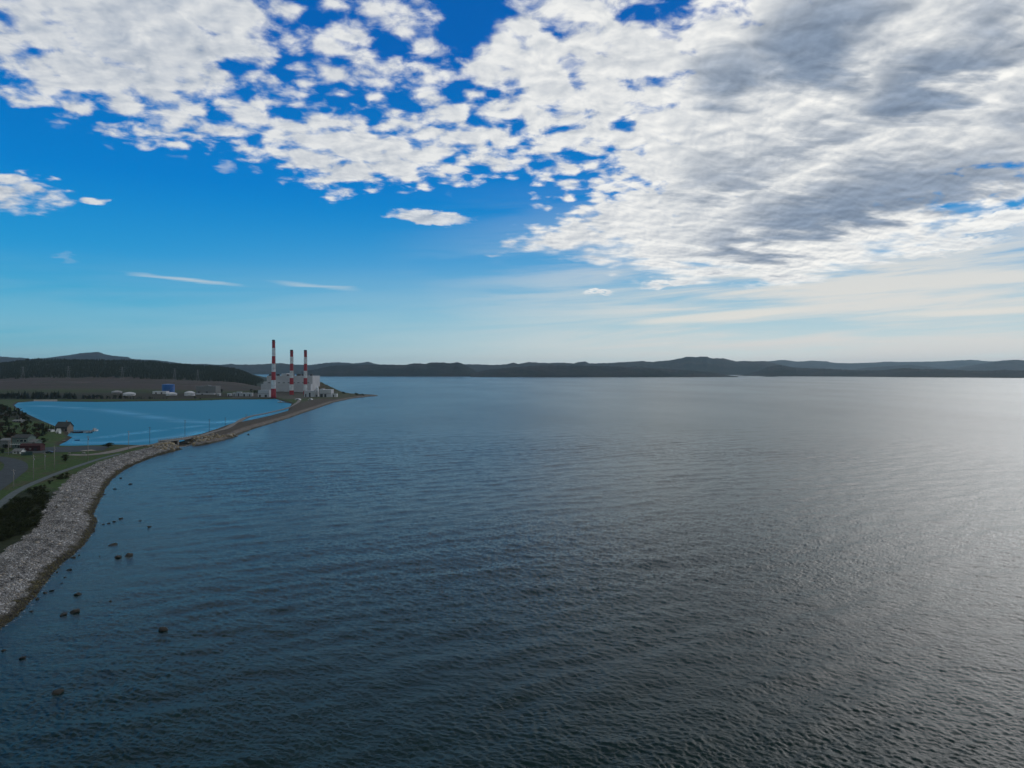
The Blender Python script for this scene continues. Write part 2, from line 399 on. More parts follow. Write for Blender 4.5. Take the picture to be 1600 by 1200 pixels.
def land():
    pxs = np.concatenate([np.linspace(-900, -100, 120), np.arange(-95, 640, 1.15)])
    ys = [118.0]
    while ys[-1] < 5200: ys.append(ys[-1] * (1.0042 if ys[-1] < 1800 else 1.008))
    ys = np.array(ys)
    U, Y = np.meshgrid((pxs - CX) / F, ys); X = U * Y
    nr, nc = X.shape
    z, sea, pon, px, ph, cd = height(X.ravel(), Y.ravel(), True)
    X = X.ravel(); Y = Y.ravel()
    s = np.minimum(sea, pon)
    # real ground colours
    def c(r, g, b): return np.array([r, g, b])
    grass = c(.048, .086, .018); dry = c(.075, .066, .034); cob = c(.185, .175, .16); wet = c(.06, .055, .035); brown = c(.085, .07, .052)
    forest = c(.020, .032, .018); moor = c(.088, .068, .054); grav = c(.19, .175, .155); mud = c(.05, .045, .03)
    n1 = fbm2(X, Y, 14, 21); n2 = fbm2(X, Y, 55, 22); n3 = fbm2(X * .35, Y, 120, 23)
    col = np.tile(grass, (len(X), 1))
    def lay(w, cc):
        nonlocal col
        w = np.clip(w, 0, 1)[:, None]; col = col * (1 - w) + cc * w
    lay(sstep(0.1, 0.9, n1 + n2) * 0.75, dry)
    near = Y < 580
    lay(np.where(near, sstep(18.5, 15.5, sea + n1 * 2.0), 0), cob)
    spit = (Y >= 500) & (Y < 1650) & (X > -480)
    lay(np.where(spit, sstep(500, 560, Y) * sstep(70, 36, sea + n1 * 3), 0), brown)
    lay(np.where(spit, sstep(530, 600, Y) * sstep(9, 6, sea + n1), 0), c(.17, .15, .13))
    lay(np.where(Y < 1700, sstep(2.6, 1.1, sea + n1 * 1.0), 0), wet)
    lay(np.where(Y < 420, sstep(4.2, 2.8, sea + n1 * 2.2) * sstep(.1, .6, n2 + n1) * .8, 0), c(.075, .07, .03))
    lay(sstep(5, 1.5, pon + n1), mud)
    lay(sstep(1330, 1400, Y) * sstep(1700, 1500, Y) * (X < -480) * sstep(12, 30, pon), dry * .55)
    lay(sstep(1370, 1385, Y) * sstep(1500, 1440, Y + 30 * n1) * sstep(150, 90, px), forest)
    lay(sstep(1620, 1720, Y) * (X < -480), moor * 0.85)
    lay(sstep(1680, 1760, Y) * sstep(.2, .9, n3 + .3 * n1) * (X < -480) * .8, c(.115, .095, .083))
    lay(sstep(-.1, .5, fbm2(X * .3, Y, 90, 31)) * sstep(1690, 1800, Y) * (X < -480) * .55, c(.045, .05, .03))
    lay(sstep(2030, 2120, Y + 60 * n2), forest)
    lay(sstep(2, 9, 19 * np.exp(-0.5 * (((X + 640) / 75) ** 2 + ((Y - 800) / 130) ** 2))) * .95, c(.022, .024, .014))
    lay(sstep(1, 6, ph), np.where((n2 + n1 > 0.35)[:, None], c(.115, .088, .06), c(.045, .052, .022)))
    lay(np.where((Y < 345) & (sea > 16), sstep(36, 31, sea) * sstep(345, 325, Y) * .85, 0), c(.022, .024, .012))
    plant = (X > -560) & (X < -330) & (Y > 1395) & (Y < 1700)
    lay(plant * sstep(4, 14, s) * sstep(8, 3, ph) * .8, np.where((X > -400)[:, None], c(.07, .075, .03), grav * .55))
    lay((np.abs(Y - 1352) < 14) * (px > 53) * (px < 90) * sstep(-4, 3, pon) * .9, c(.35, .33, .3))
    V = np.stack([X, Y, z], 1)
    idx = np.arange(nr * nc).reshape(nr, nc)
    Q = np.stack([idx[:-1, :-1], idx[:-1, 1:], idx[1:, 1:], idx[1:, :-1]], -1).reshape(-1, 4)
    keep = (z[Q].max(1) > -1.6)
    Q = Q[keep]
    used = np.zeros(len(V), bool); used[Q.ravel()] = True
    remap = np.cumsum(used) - 1
    me = np_mesh('land', V[used], remap[Q])
    col_attr(me, 'ground_colour', col[used])
    stony = np.clip(sstep(19, 15, sea) * (Y < 1650) + .2, 0, 1)
    val_attr(me, 'stony', stony[used])
    m, nt, b = new_mat('ground')
    p = position(nt)
    ga = attr(nt, 'ground_colour'); stn = attr(nt, 'stony', 'Fac')
    f1 = noise(nt, p, 0.35, 8, 0.65); f2 = noise(nt, p, 2.2, 4, 0.6)
    vv = nt.nodes.new('ShaderNodeTexVoronoi'); vv.inputs['Scale'].default_value = 1.5; link(nt, p, vv.inputs['Vector'])
    k = M(nt, 'MULTIPLY', smooth(nt, f1, .25, .75, .62, 1.4), smooth(nt, f2, .25, .75, .75, 1.25))
    bw = nt.nodes.new('ShaderNodeSeparateColor'); link(nt, vv.outputs['Color'], bw.inputs[0])
    k2 = M(nt, 'MULTIPLY', k, smooth(nt, bw.outputs[0], 0, 1, .6, 1.35))
    kk = nt.nodes.new('ShaderNodeMix'); link(nt, stn, kk.inputs[0]); link(nt, k, kk.inputs[2]); link(nt, k2, kk.inputs[3])
    link(nt, VM(nt, 'SCALE', ga, None, kk.outputs[0]), b.inputs['Base Color'])
    b.inputs['Roughness'].default_value = 0.95; b.inputs['Specular IOR Level'].default_value = 0.15
    link(nt, bump(nt, M(nt, 'ADD', f1, M(nt, 'MULTIPLY', f2, .5)), 0.7, 0.5), b.inputs['Normal'])
    put('ground', me, m, kind='structure')
land()

# ------------------------------------------------------------------ sea and lagoon
def ocean(N, L, lam, wdir, power, seed, lo=0.0):
    r = np.random.default_rng(seed)
    k1 = np.fft.fftfreq(N, L / N) * 2 * np.pi
    KX, KY = np.meshgrid(k1, k1); K = np.hypot(KX, KY); K[0, 0] = 1e-6
    kp = 2 * np.pi / lam
    c = (KX * math.cos(wdir) + KY * math.sin(wdir)) / K
    Pk = np.exp(-0.75 * (kp / K) ** 2) / K ** 3.6 * (np.abs(c) ** power + 0.04)
    Pk *= np.exp(-(K * L / N * 0.35) ** 2); Pk[0, 0] = 0
    h = np.fft.ifft2(np.sqrt(Pk) * (r.normal(size=(N, N)) + 1j * r.normal(size=(N, N)))).real
    return h / h.std()
def sample(h, L, X, Y, rot=0.0):
    N = h.shape[0]; c, s = math.cos(rot), math.sin(rot)
    u = (X * c + Y * s) / L * N; v = (-X * s + Y * c) / L * N
    i = np.floor(u).astype(int); j = np.floor(v).astype(int); fu = u - i; fv = v - j
    i %= N; j %= N; i1 = (i + 1) % N; j1 = (j + 1) % N
    return (h[j, i] * (1 - fu) + h[j, i1] * fu) * (1 - fv) + (h[j1, i] * (1 - fu) + h[j1, i1] * fu) * fv

def water_material(name, body, rough_near, rough_far, far, rip, bstr):
    m, nt, b = new_mat(name)
    p = position(nt)
    ln = nt.nodes.new('ShaderNodeVectorMath'); ln.operation = 'LENGTH'; link(nt, p, ln.inputs[0])
    dist = ln.outputs['Value']
    b.inputs['IOR'].default_value = 1.33
    r = smooth(nt, dist, 150, far, rough_near, rough_far)
    ptch = noise(nt, VM(nt, 'MULTIPLY', p, (0.004, 0.0016, 0)), 1.0, 4, .6)
    link(nt, M(nt, 'MULTIPLY', r, smooth(nt, ptch, .3, .7, .9, 1.1)), b.inputs['Roughness'])
    return m, nt, b, p, dist

def sea():
    swell = ocean(256, 420, 17, R(118), 10, 1); wind = ocean(512, 150, 1.5, R(60), 3, 2); mid = ocean(256, 190, 5.5, R(48), 4, 5); chop = ocean(512, 71, 0.9, R(75), 1.2, 3)
    pxs = np.concatenate([[-9000, -4000, -1500, -700, -400, -260], np.arange(-180, 1790, 1.6), [1880, 2050, 2400, 3200, 5200, 9000]])
    ys = [92.0]
    while ys[-1] < 19000:
        y = ys[-1]; per = 1.05 * y * y / (H * F)
        cap = 1.2 if y < 620 else 2.2 if y < 1100 else 1e9
        ys.append(y + max(min(per, cap, y * .08), 0.2))
    ys = np.array(ys)
    U, Y = np.meshgrid((pxs - CX) / F, ys); X = np.clip(U * Y, -19000, 19000)
    nr, nc = X.shape; Xr, Yr = X.ravel(), Y.ravel()
    sd = np.full(Xr.shape, 1e4)
    nearl = (Xr < 120) & (Yr < 5400)
    sd[nearl] = -sdf(COAST, Xr[nearl], Yr[nearl])
    fade = sstep(1100, 450, Yr); f2 = sstep(500, 220, Yr)
    sh = sstep(0, 45, sd) * .75 + .25
    gust = 0.85 + 0.4 * np.clip(fbm2(Xr * .6, Yr, 190, 40), -1, 1)
    z = sample(swell, 420, Xr, Yr) * 0.10 * fade * sh + sample(wind, 150, Xr, Yr, -.22) * 0.052 * fade * gust * sh + sample(mid, 190, Xr, Yr, .1) * 0.038 * fade * gust * sh + sample(chop, 71, Xr, Yr, -.5) * 0.031 * f2 * gust * sh
    idx = np.arange(nr * nc).reshape(nr, nc)
    Q = np.stack([idx[:-1, :-1], idx[:-1, 1:], idx[1:, 1:], idx[1:, :-1]], -1).reshape(-1, 4)
    Q = Q[sd[Q].max(1) > -7]
    V = np.stack([Xr, Yr, z], 1)
    used = np.zeros(len(V), bool); used[Q.ravel()] = True; remap = np.cumsum(used) - 1
    V = V[used]; Q = remap[Q]
    # the water under and behind the camera
    n = len(V); V = np.vstack([V, [(-19000, -6000, 0), (19000, -6000, 0), (19000, 91.9, 0), (-90, 91.9, 0)]]); Q = np.vstack([Q, [(n, n + 1, n + 2, n + 3)]])
    me = np_mesh('sea', V, Q)
    val_attr(me, 'offshore', np.concatenate([np.clip(sd[used], -5, 400), [400] * 4]))
    m, nt, b, p, dist = water_material('sea_water', None, 0.06, 0.23, 900, 1, 1)
    b.inputs['Specular IOR Level'].default_value = 0.2
    off = attr(nt, 'offshore', 'Fac')
    sh1 = M(nt, 'EXPONENT', M(nt, 'MULTIPLY', off, -0.022))
    bodyc = mix(nt, sh1, (.0005, .0205, .0205), mix(nt, smooth(nt, noise(nt, p, .12, 5, .6), .4, .62), (.0022, .016, .015), (.006, .032, .029)))
    fo = noise(nt, p, 0.9, 5, .65)
    fm = M(nt, 'MULTIPLY', smooth(nt, off, 2.4, 0.2), smooth(nt, fo, .56, .66))
    link(nt, mix(nt, fm, bodyc, (.6, .62, .62)), b.inputs['Base Color'])
    w1 = noise(nt, VM(nt, 'MULTIPLY', p, (1.0, 1.25, 1)), 2.2, 4, .6, .4)
    w2 = noise(nt, VM(nt, 'MULTIPLY', p, (.55, 1.0, 1)), 0.5, 5, .6, .5)
    hgt = M(nt, 'MULTIPLY_ADD', w2, 2.0, w1)
    link(nt, bump(nt, hgt, 0.45, 0.2), b.inputs['Normal'])
    put('sea', me, m, kind='structure')
sea()

def lagoon():
    P = np.array(POND); x0, y0 = P.min(0) - 10; x1, y1 = P.max(0) + 10
    xs = np.arange(x0, x1, 3.5); ys = np.arange(y0, y1, 3.5)
    X, Y = np.meshgrid(xs, ys); nr, nc = X.shape; X = X.ravel(); Y = Y.ravel()
    sd = sdf(POND, X, Y); cd = pdist(CH, X, Y)
    idx = np.arange(nr * nc).reshape(nr, nc)
    Q = np.stack([idx[:-1, :-1], idx[:-1, 1:], idx[1:, 1:], idx[1:, :-1]], -1).reshape(-1, 4)
    Q = Q[(sd[Q].max(1) > -4) | (cd[Q].min(1) < 7)]
    used = np.zeros(len(X), bool); used[Q.ravel()] = True; remap = np.cumsum(used) - 1
    me = np_mesh('lagoon', np.stack([X, Y, np.full_like(X, .02)], 1)[used], remap[Q])
    gx, gy = X[used], Y[used]
    up = [G(*q) for q in ((60, 634), (110, 637), (160, 640), (210, 647), (250, 653.5), (290, 658), (330, 660.5), (375, 657))]
    lowl = [G(*q) for q in ((112, 687.5), (150, 685), (190, 679.5), (240, 673.5), (290, 668), (340, 662), (400, 651), (428, 643))]
    brd = [G(*q) for q in ((105, 691), (150, 692), (200, 690.5), (250, 685.5), (290, 681), (330, 670))]
    sk = np.exp(-(pdist(up, gx, gy) / 16) ** 2) * .8 + np.exp(-(pdist(lowl, gx, gy) / 7) ** 2) + np.exp(-(pdist(brd, gx, gy) / 11) ** 2) * .8 + np.exp(-(sdf(POND, gx, gy) / 7) ** 2) * .5
    val_attr(me, 'slick', np.clip(sk, 0, 1))
    m, nt, b, p, dist = water_material('lagoon_water', None, 0.16, 0.22, 1500, 1, 1)
    b.inputs['Base Color'].default_value = (.0002, .24, .42, 1); b.inputs['Specular IOR Level'].default_value = 0.3
    # calm slicks drawn out along the lagoon
    n = noise(nt, VM(nt, 'MULTIPLY', p, (.012, .03, 0)), 1.0, 4, .6, .5)
    sl_ = M(nt, 'MULTIPLY', attr(nt, 'slick', 'Fac'), smooth(nt, n, .33, .55))
    w1 = noise(nt, p, 0.8, 4, .6, .3)
    bn = nt.nodes.new('ShaderNodeBump'); bn.inputs['Distance'].default_value = 0.35
    link(nt, w1, bn.inputs['Height']); link(nt, M(nt, 'MULTIPLY_ADD', sl_, -.45, .5), bn.inputs['Strength'])
    link(nt, bn.outputs[0], b.inputs['Normal'])
    link(nt, M(nt, 'MULTIPLY_ADD', sl_, -.36, .58), b.inputs['Roughness'])
    put('lagoon', me, m, kind='structure')
lagoon()

# ------------------------------------------------------------------ far hills across the bay
m_hill, nt, b = new_mat('far_hill')
p = position(nt)
h1 = noise(nt, p, 0.0022, 7, .62); h2 = noise(nt, p, 0.012, 5, .6); h3 = noise(nt, p, .05, 3, .6)
c = mix(nt, smooth(nt, h1, .42, .62), (.012, .020, .014), (.040, .036, .030))
c = mix(nt, smooth(nt, h2, .5, .68), c, (.020, .028, .015))
link(nt, mix(nt, smooth(nt, h3, .3, .7), VM(nt, 'SCALE', c, None, .7), VM(nt, 'SCALE', c, None, 1.3)), b.inputs['Base Color'])
b.inputs['Roughness'].default_value = 1.0; b.inputs['Specular IOR Level'].default_value = 0.05
link(nt, bump(nt, h2, .8, 12), b.inputs['Normal'])

def ridge(name, sky, D, shore, back=1500, seed=0, rough=5):
    """a range of hills: its crest runs at distance D, its foot stands at distance shore"""
    P = np.array(sky, float)
    px = np.arange(P[0, 0], P[-1, 0] + .1, 2.0)
    if isinstance(shore, list): shore = np.interp(px, [q[0] for q in shore], [q[1] for q in shore]); D = shore + D
    zc = H - (np.interp(px, P[:, 0], P[:, 1]) - YH) * D / F + 3.5 * fbm2(px * 7.0, px * 3.0, 60, seed + 7, 3)
    t = np.concatenate([np.linspace(0, 1, 26), 1 + np.linspace(0.08, 1, 9)])
    T, Z = np.meshgrid(t, zc, indexing='ij'); U = np.meshgrid(t, (px - CX) / F, indexing='ij')[1]
    Yc = np.where(T <= 1, shore + (D - shore) * T, D + back * (T - 1))
    X = U * Yc
    rise = np.where(T <= 1, np.sin(np.clip(T, 0, 1) * math.pi / 2) ** 0.85, np.clip(1 - (T - 1), 0, 1) ** 1.5)
    n = fbm2(X, Yc, 900, seed, 5)
    z = Z * rise * (1 + .22 * n * np.clip(1 - np.abs(T - 1) * 0 - T, 0, 1)) + rough * fbm2(X, Yc, 260, seed + 1, 4) * np.sin(np.clip(T, 0, 1) * math.pi) - 1.5 * (T == 0) - 4 * (T >= 2)
    nr, nc = X.shape; idx = np.arange(nr * nc).reshape(nr, nc)
    Q = np.stack([idx[:-1, :-1], idx[:-1, 1:], idx[1:, 1:], idx[1:, :-1]], -1).reshape(-1, 4)
    put(name, np_mesh(name, np.stack([X.ravel(), Yc.ravel(), z.ravel()], 1), Q), m_hill, kind='structure')

ridge('far_hills', [(-400, 566), (-150, 560), (0, 557), (30, 559), (50, 561), (70, 560), (84, 558), (110, 555), (126, 552), (139, 551), (154, 550), (162, 553), (170, 555), (185, 557), (199, 558), (206, 561), (214, 562), (240, 562.5),
                    (262, 564.5), (285, 568), (306, 569), (319, 568.6), (337, 570.4), (350, 570), (360, 568.6), (372, 570), (384, 569.6), (407, 569.6), (425, 568), (437, 567.5), (452, 569), (470, 570), (487, 570),
                    (497, 568.5), (509, 567), (527, 566), (545, 567), (552, 568), (562, 567), (575, 565.5), (584, 568), (594, 569.5), (640, 571), (700, 572)], 11500, 9400, 2500, 51, 8)
ridge('hills', [(470, 580), (489, 578), (504, 574), (525, 571.5), (551, 570), (590, 570), (634, 570), (645, 568), (656, 567.5), (664, 569), (675, 566), (690, 566.3), (704, 567.5), (713, 566), (721, 567.5), (732, 573), (746, 581), (757, 585), (768, 588.2)], 7300, 6550, 900, 61)
ridge('far_hills', [(700, 569), (732, 569), (765, 570), (781, 570), (791, 569.5), (801, 566.5), (811, 569), (818, 567), (826, 565.7), (840, 567), (850, 567.5), (875, 567), (897, 567.8), (904, 565.8), (914, 565), (921, 568), (938, 567.8), (952, 567), (980, 565.5),
                    (1002, 564), (1018, 565.5), (1045, 563), (1064, 560), (1072, 558), (1078, 557.4), (1090, 558.4), (1104, 557.3), (1109, 559.5), (1116, 560.4), (1122, 560), (1130, 559.8), (1140, 562), (1149, 564.5), (1182, 564.4), (1201, 565.5), (1212, 568), (1240, 574), (1290, 577), (1400, 580)], 10500, 8600, 2200, 71, 7)
ridge('hills', [(735, 584), (760, 578), (800, 574), (840, 571), (880, 571), (930, 571.5), (962, 572), (992, 574), (1030, 576), (1064, 577.8), (1095, 580), (1111, 581.5), (1130, 585), (1144, 587.5), (1154, 588.8), (1164, 589.6)], 6500, 5900, 500, 81)
ridge('far_hills', [(1160, 568), (1190, 566), (1201, 564.5), (1220, 562.6), (1234, 563.5), (1248, 565), (1267, 563.7), (1290, 564.5), (1305, 567), (1325, 567.6), (1350, 567), (1386, 565.6), (1420, 565.6), (1457, 565), (1490, 563.7), (1505, 563), (1519, 562.4), (1535, 564), (1552, 564.5), (1620, 563), (1700, 566), (1900, 560), (2100, 566)], 16500, 14500, 2400, 91, 10)
ridge('hills', [(1320, 582), (1340, 577), (1362, 574), (1395, 571.5), (1422, 570), (1450, 573), (1476, 575.6), (1500, 580)], 11500, 10600, 900, 95)
ridge('hills', [(1450, 581), (1476, 578), (1493, 575), (1529, 569), (1547, 566), (1564, 563.7), (1586, 562), (1605, 563.2), (1700, 567), (1850, 560), (2100, 570)], 11800, 10000, 1500, 101)
ridge('hills', [(1150, 588), (1175, 583), (1200, 573), (1220, 570), (1237, 574), (1262, 575), (1291, 576), (1343, 578.7), (1381, 578.5), (1400, 576), (1417, 575), (1441, 577), (1481, 577), (1517, 579), (1555, 579), (1569, 577.5), (1586, 579), (1640, 577), (1750, 580), (2000, 574), (2200, 580)], 800, [(1150, 7000), (1220, 6850), (1400, 5900), (1600, 5200), (2200, 4700)], 700, 111)
def islet():
    x, y = G(1203, 588.6)
    b = MB(); n = 14
    pr = [(34, -1), (31, 1.2), (22, 4.0), (10, 6.5), (1, 7.2)]
    for k, (r, z) in enumerate(pr):
        for i in range(n):
            a = 2 * math.pi * i / n; q = r * (1 + .18 * math.sin(3 * a + k)) 
            b.v.append((q * 2.0 * math.cos(a), q * 0.7 * math.sin(a), z))
    for k in range(len(pr) - 1):
        for i in range(n): b.f.append((k * n + i, k * n + (i + 1) % n, (k + 1) * n + (i + 1) % n, (k + 1) * n + i)); b.m.append(0)
    b.f.append(tuple((len(pr) - 1) * n + i for i in range(n))); b.m.append(0)
    o = b.build('islet', m_hill, loc=(x, y, 0)); o['kind'] = 'structure'
islet()

# ------------------------------------------------------------------ roads and paths: sheets laid over the ground
m_asph = plain('asphalt', (.029, .037, .036), .9, .25, .25, bscale=6)
m_path = plain('concrete_path', (.085, .105, .10), .9, .5, .2)
m_grav = plain('gravel', (.20, .18, .155), .95, .5, .3, bscale=3)
m_line = plain('road_paint', (.55, .55, .5), .7, 1.5, .3)
def strip(name, pts, width, mat, lift=0.10, across=6):
    """pts are world points; the sheet follows the ground"""
    P = [Vector((x, y)) for x, y in pts]; C = []
    for i in range(len(P) - 1):
        p0 = P[max(i - 1, 0)]; p1 = P[i]; p2 = P[i + 1]; p3 = P[min(i + 2, len(P) - 1)]
        n = max(2, int((p2 - p1).length / 2.5))
        for k in range(n):
            t = k / n
            C.append(0.5 * ((2 * p1) + (p2 - p0) * t + (2 * p0 - 5 * p1 + 4 * p2 - p3) * t * t + (3 * p1 - p0 - 3 * p2 + p3) * t ** 3))
    C.append(P[-1])
    W = width if isinstance(width, (list, tuple)) else [width] * len(P)
    V = []
    for i, q in enumerate(C):
        d = (C[min(i + 1, len(C) - 1)] - C[max(i - 1, 0)]).normalized(); nrm = Vector((-d.y, d.x))
        w = float(np.interp(i / (len(C) - 1) * (len(P) - 1), range(len(P)), W))
        for j in range(across + 1): V.append(tuple(q + nrm * w * (j / across - .5)))
    V = np.array(V); z = np.maximum(height(V[:, 0], V[:, 1]), .3) + lift
    nr = len(C); idx = np.arange(nr * (across + 1)).reshape(nr, across + 1)
    Q = np.stack([idx[:-1, :-1], idx[:-1, 1:], idx[1:, 1:], idx[1:, :-1]], -1).reshape(-1, 4)[:, ::-1]
    return put(name, np_mesh(name, np.column_stack([V, z]), Q), mat, kind='structure')
def W3(px, py): x, y, z = gnd(px, py); return (x, y)
strip('parking_lot', [W3(26, 704), W3(60, 703.5), W3(100, 702), W3(135, 701.5), W3(168, 700.5)], [34, 44, 44, 42, 26], m_asph, .12, 14)
strip('road', [W3(-70, 800), W3(-30, 773), W3(8, 745), W3(24, 732), W3(20, 722), W3(-8, 715), W3(-60, 712)], [11, 11, 12, 13, 11, 9, 9], m_asph, .16, 6)
strip('path', [W3(-70, 842), W3(0, 788), W3(25, 769), W3(55, 754), W3(100, 736), W3(150, 719), W3(188, 709)], 3.6, m_path, .10, 3)
strip('gravel_road', [W3(108, 710.5), W3(135, 711), W3(170, 707), W3(205, 699)], [6, 9, 8, 7], m_grav, .13, 4)
strip('gravel_track', [W3(205, 699), W3(232, 694.5), W3(255, 690.5)], [7, 6.5, 6], m_grav, .11, 4)
strip('gravel_track', [W3(308, 683), W3(334, 674.5), W3(356, 668), (XA(384, 880), 880), (XA(420, 985), 985), (XA(447, 1090), 1090), (XA(461, 1200), 1200), (XA(468, 1330), 1330), (XA(462, 1430), 1430)], 6, m_grav, .13, 4)
strip('sand_patch', [W3(127, 705), W3(147, 703.5)], [5, 9], plain('pale_sand', (.30, .27, .22), .95, .8), .20, 4)

# ------------------------------------------------------------------ materials for the things
m_red = plain('red_paint', (.36, .018, .028), .6, .25, .2)
m_white = plain('white_paint', (.64, .67, .69), .6, .25, .2)
m_clad = plain('grey_cladding', (.42, .43, .45), .55, .05, .08)
m_clad2 = plain('pale_cladding', (.45, .47, .50), .55, .06, .08)
m_soot = plain('sooty_steel', (.05, .04, .045), .8)
m_dark = plain('dark_opening', (.02, .022, .025), .6)
m_conc = plain('concrete', (.26, .255, .24), .9, .4, .25, bscale=3)
m_steel = plain('galvanised_steel', (.28, .29, .30), .5, 1, .2, .6)
m_tank = plain('white_tank_paint', (.62, .63, .64), .5, .2, .15)
m_tankg = plain('weathered_tank_paint', (.36, .36, .36), .6, .2, .2)
m_blue = plain('blue_tank_paint', (.008, .11, .38), .45, .2, .12)
m_wood = plain('weathered_wood', (.20, .17, .14), .9, 1, .3)
m_pole = plain('pole_wood', (.30, .28, .25), .9, 1, .25)
m_poled = plain('dark_pole_wood', (.085, .075, .065), .9, 1, .25)
m_roof = plain('dark_shingles', (.055, .062, .060), .9, 1, .25)
m_roofg = plain('grey_shingles', (.20, .21, .21), .9, 1, .25)
m_green = plain('green_siding', (.10, .145, .13), .8, .6, .15)
m_teal = plain('teal_boards', (.020, .060, .055), .8, .6, .2)
m_grey = plain('grey_siding', (.17, .18, .18), .8, .6, .15)
m_tan = plain('tan_siding', (.19, .15, .11), .8, .6, .15)
m_dred = plain('dark_red_boards', (.055, .013, .015), .85, .6, .25)
m_trim = plain('white_trim', (.62, .64, .62), .6, 1, .1)
m_glass = plain('window_glass', (.03, .04, .05), .12)
m_car = plain('dark_car_paint', (.02, .022, .026), .25)
m_tyre = plain('tyre_rubber', (.02, .02, .02), .9)
m_hull = plain('white_hull', (.66, .67, .68), .35)
m_hulld = plain('dark_hull', (.06, .025, .03), .5)
m_hullb = plain('blue_hull', (.02, .06, .22), .4)

# ------------------------------------------------------------------ power station
def station():
    Y0 = 1622.0; xl, xr = XA(416.8, Y0), XA(488.3, Y0); zt = ZA(587, Y0); g = 4.0
    W = xr - xl; cx = (xl + xr) / 2
    t = thing('power_station', 'large pale grey power station block behind the three striped chimneys', 'power station', (cx, Y0, g))
    h = zt - g
    def X(px): return XA(px, Y0) - cx
    def Z(py): return ZA(py, Y0) - g
    b = MB(); b.box(X(416.8), X(488.3), 0, 62, -2, Z(587.2))
    # a few upright joints and a string course proud of the cladding
    for px in (424, 432, 440, 448, 462, 470, 480): b.box(X(px) - .12, X(px) + .12, -.12, 0, 0, Z(587.6))
    b.build('boiler_house', m_clad, t)
    b = MB(); b.box(X(411.2), X(416.8), 2, 50, -2, Z(596.3)); b.build('stair_tower', m_clad2, t)
    b = MB(); b.box(X(411.2), X(488.3), -14, -.3, -2, Z(600.3)); b.box(X(411), X(488.5), -14.3, -.5, Z(600.8), Z(600.0)); b.build('turbine_hall', m_clad2, t)
    b = MB(); b.box(X(438.5), X(446), 6, 40, Z(587.2), Z(583.6)); b.build('roof_house', m_clad2, t)
    for px, w in ((421, 3), (433, 4), (448.5, 2.8), (456.5, 2.2), (465, 5), (473, 3.4), (485, 3)):
        b = MB(); b.box(X(px - w / 2), X(px + w / 2), 4, 12, Z(587.2), Z(585.2)); b.box(X(px - w / 2) - .4, X(px + w / 2) + .4, 3.5, 12.5, Z(585.2), Z(584.8))
        b.build('roof_vent', m_soot, t)
    for px in (418, 428.5, 452, 469, 478, 487):
        b = MB(); b.bar((X(px), 8, Z(587.2)), (X(px), 8, Z(583.2)), .22, 6); b.build('roof_mast', m_steel, t)
    for px, w, top in ((434.5, 5, 613), (441, 4.5, 612.2), (448, 3, 613.2), (464, 4, 612.3), (470.5, 5, 613)):
        b = MB(); b.box(X(px - w / 2), X(px + w / 2), -14.25, -13.9, 0, Z(top)); b.build('loading_door', m_dark, t)
    for k in range(9):
        b = MB(); b.box(X(419 + k * 7.6), X(419 + k * 7.6) + 5, -.2, .05, Z(598.6), Z(597.6)); b.build('window', m_glass, t)
station()

def chimney(px, ybase, ytop, Y, bands, wb, wt, label):
    x = XA(px, Y); zb = 3.6; zt = ZA(ytop, Y); h = zt - zb
    t = thing('chimney', label, 'chimney', (x, Y, zb), 0, 'striped power station chimneys')
    rb, rt = wb / 2 * Y / F, wt / 2 * Y / F
    edges = [ZA(p, Y) - zb for p in bands]                 # from the foot up
    prof = []; mats = []
    zs = [-2.0] + edges
    def rad(z): return rb + (rt - rb) * (1 - (1 - max(z, 0) / h) ** 1.35)
    for i, (a, c) in enumerate(zip(zs[:-1], zs[1:])):
        for k in range(4):
            z0 = a + (c - a) * k / 4
            prof.append((rad(z0), z0)); mats.append(i % 2)
    prof.append((rad(h), h))
    MB().lathe(prof, 28, mats=mats).build('shaft', [m_red, m_white], t, True)
    MB().lathe([(rt + .12, h - 3.0), (rt + .15, h - .2), (rt * .78, h + .25), (rt * .72, h - 1.2)], 28).build('rim', m_soot, t, True)
    for z in (h * .5, h - 6):
        r = rad(z); b = MB().lathe([(r + .02, z), (r + 1.1, z), (r + 1.1, z + .16), (r + .02, z + .16)], 28, caps=False)
        for k in range(14):
            a = 2 * math.pi * k / 14; b.bar((math.cos(a) * (r + 1.05), math.sin(a) * (r + 1.05), z), (math.cos(a) * (r + 1.05), math.sin(a) * (r + 1.05), z + 1.1), .05, 4)
        b.lathe([(r + 1.0, z + 1.05), (r + 1.1, z + 1.05), (r + 1.1, z + 1.15), (r + 1.0, z + 1.15)], 28, caps=False)
        b.build('walkway', m_steel, t)
    b = MB(); b.bar((rad(0) + .35, -.5, 0), (rt + .35, -.2, h - 2), .28, 5); b.build('ladder', m_steel, t)
    return t
e = lambda c: 520 + c / 8
chimney(427.4, 619.5, e(88), 1462, [e(v) for v in (697, 592, 488, 386, 292, 190, 88)], 8.0, 4.4, 'tallest red and white striped chimney with its foot by the lagoon')
chimney(455.6, 617.3, e(213), 1560, [e(v) for v in (720, 644, 564, 474, 385, 300, 213)], 7.0, 4.4, 'shorter striped chimney between the tallest chimney and its twin')
chimney(477.2, 617.3, e(215), 1568, [e(v) for v in (724, 645, 565, 476, 387, 302, 215)], 6.6, 4.3, 'short striped chimney rising behind the low white annex')

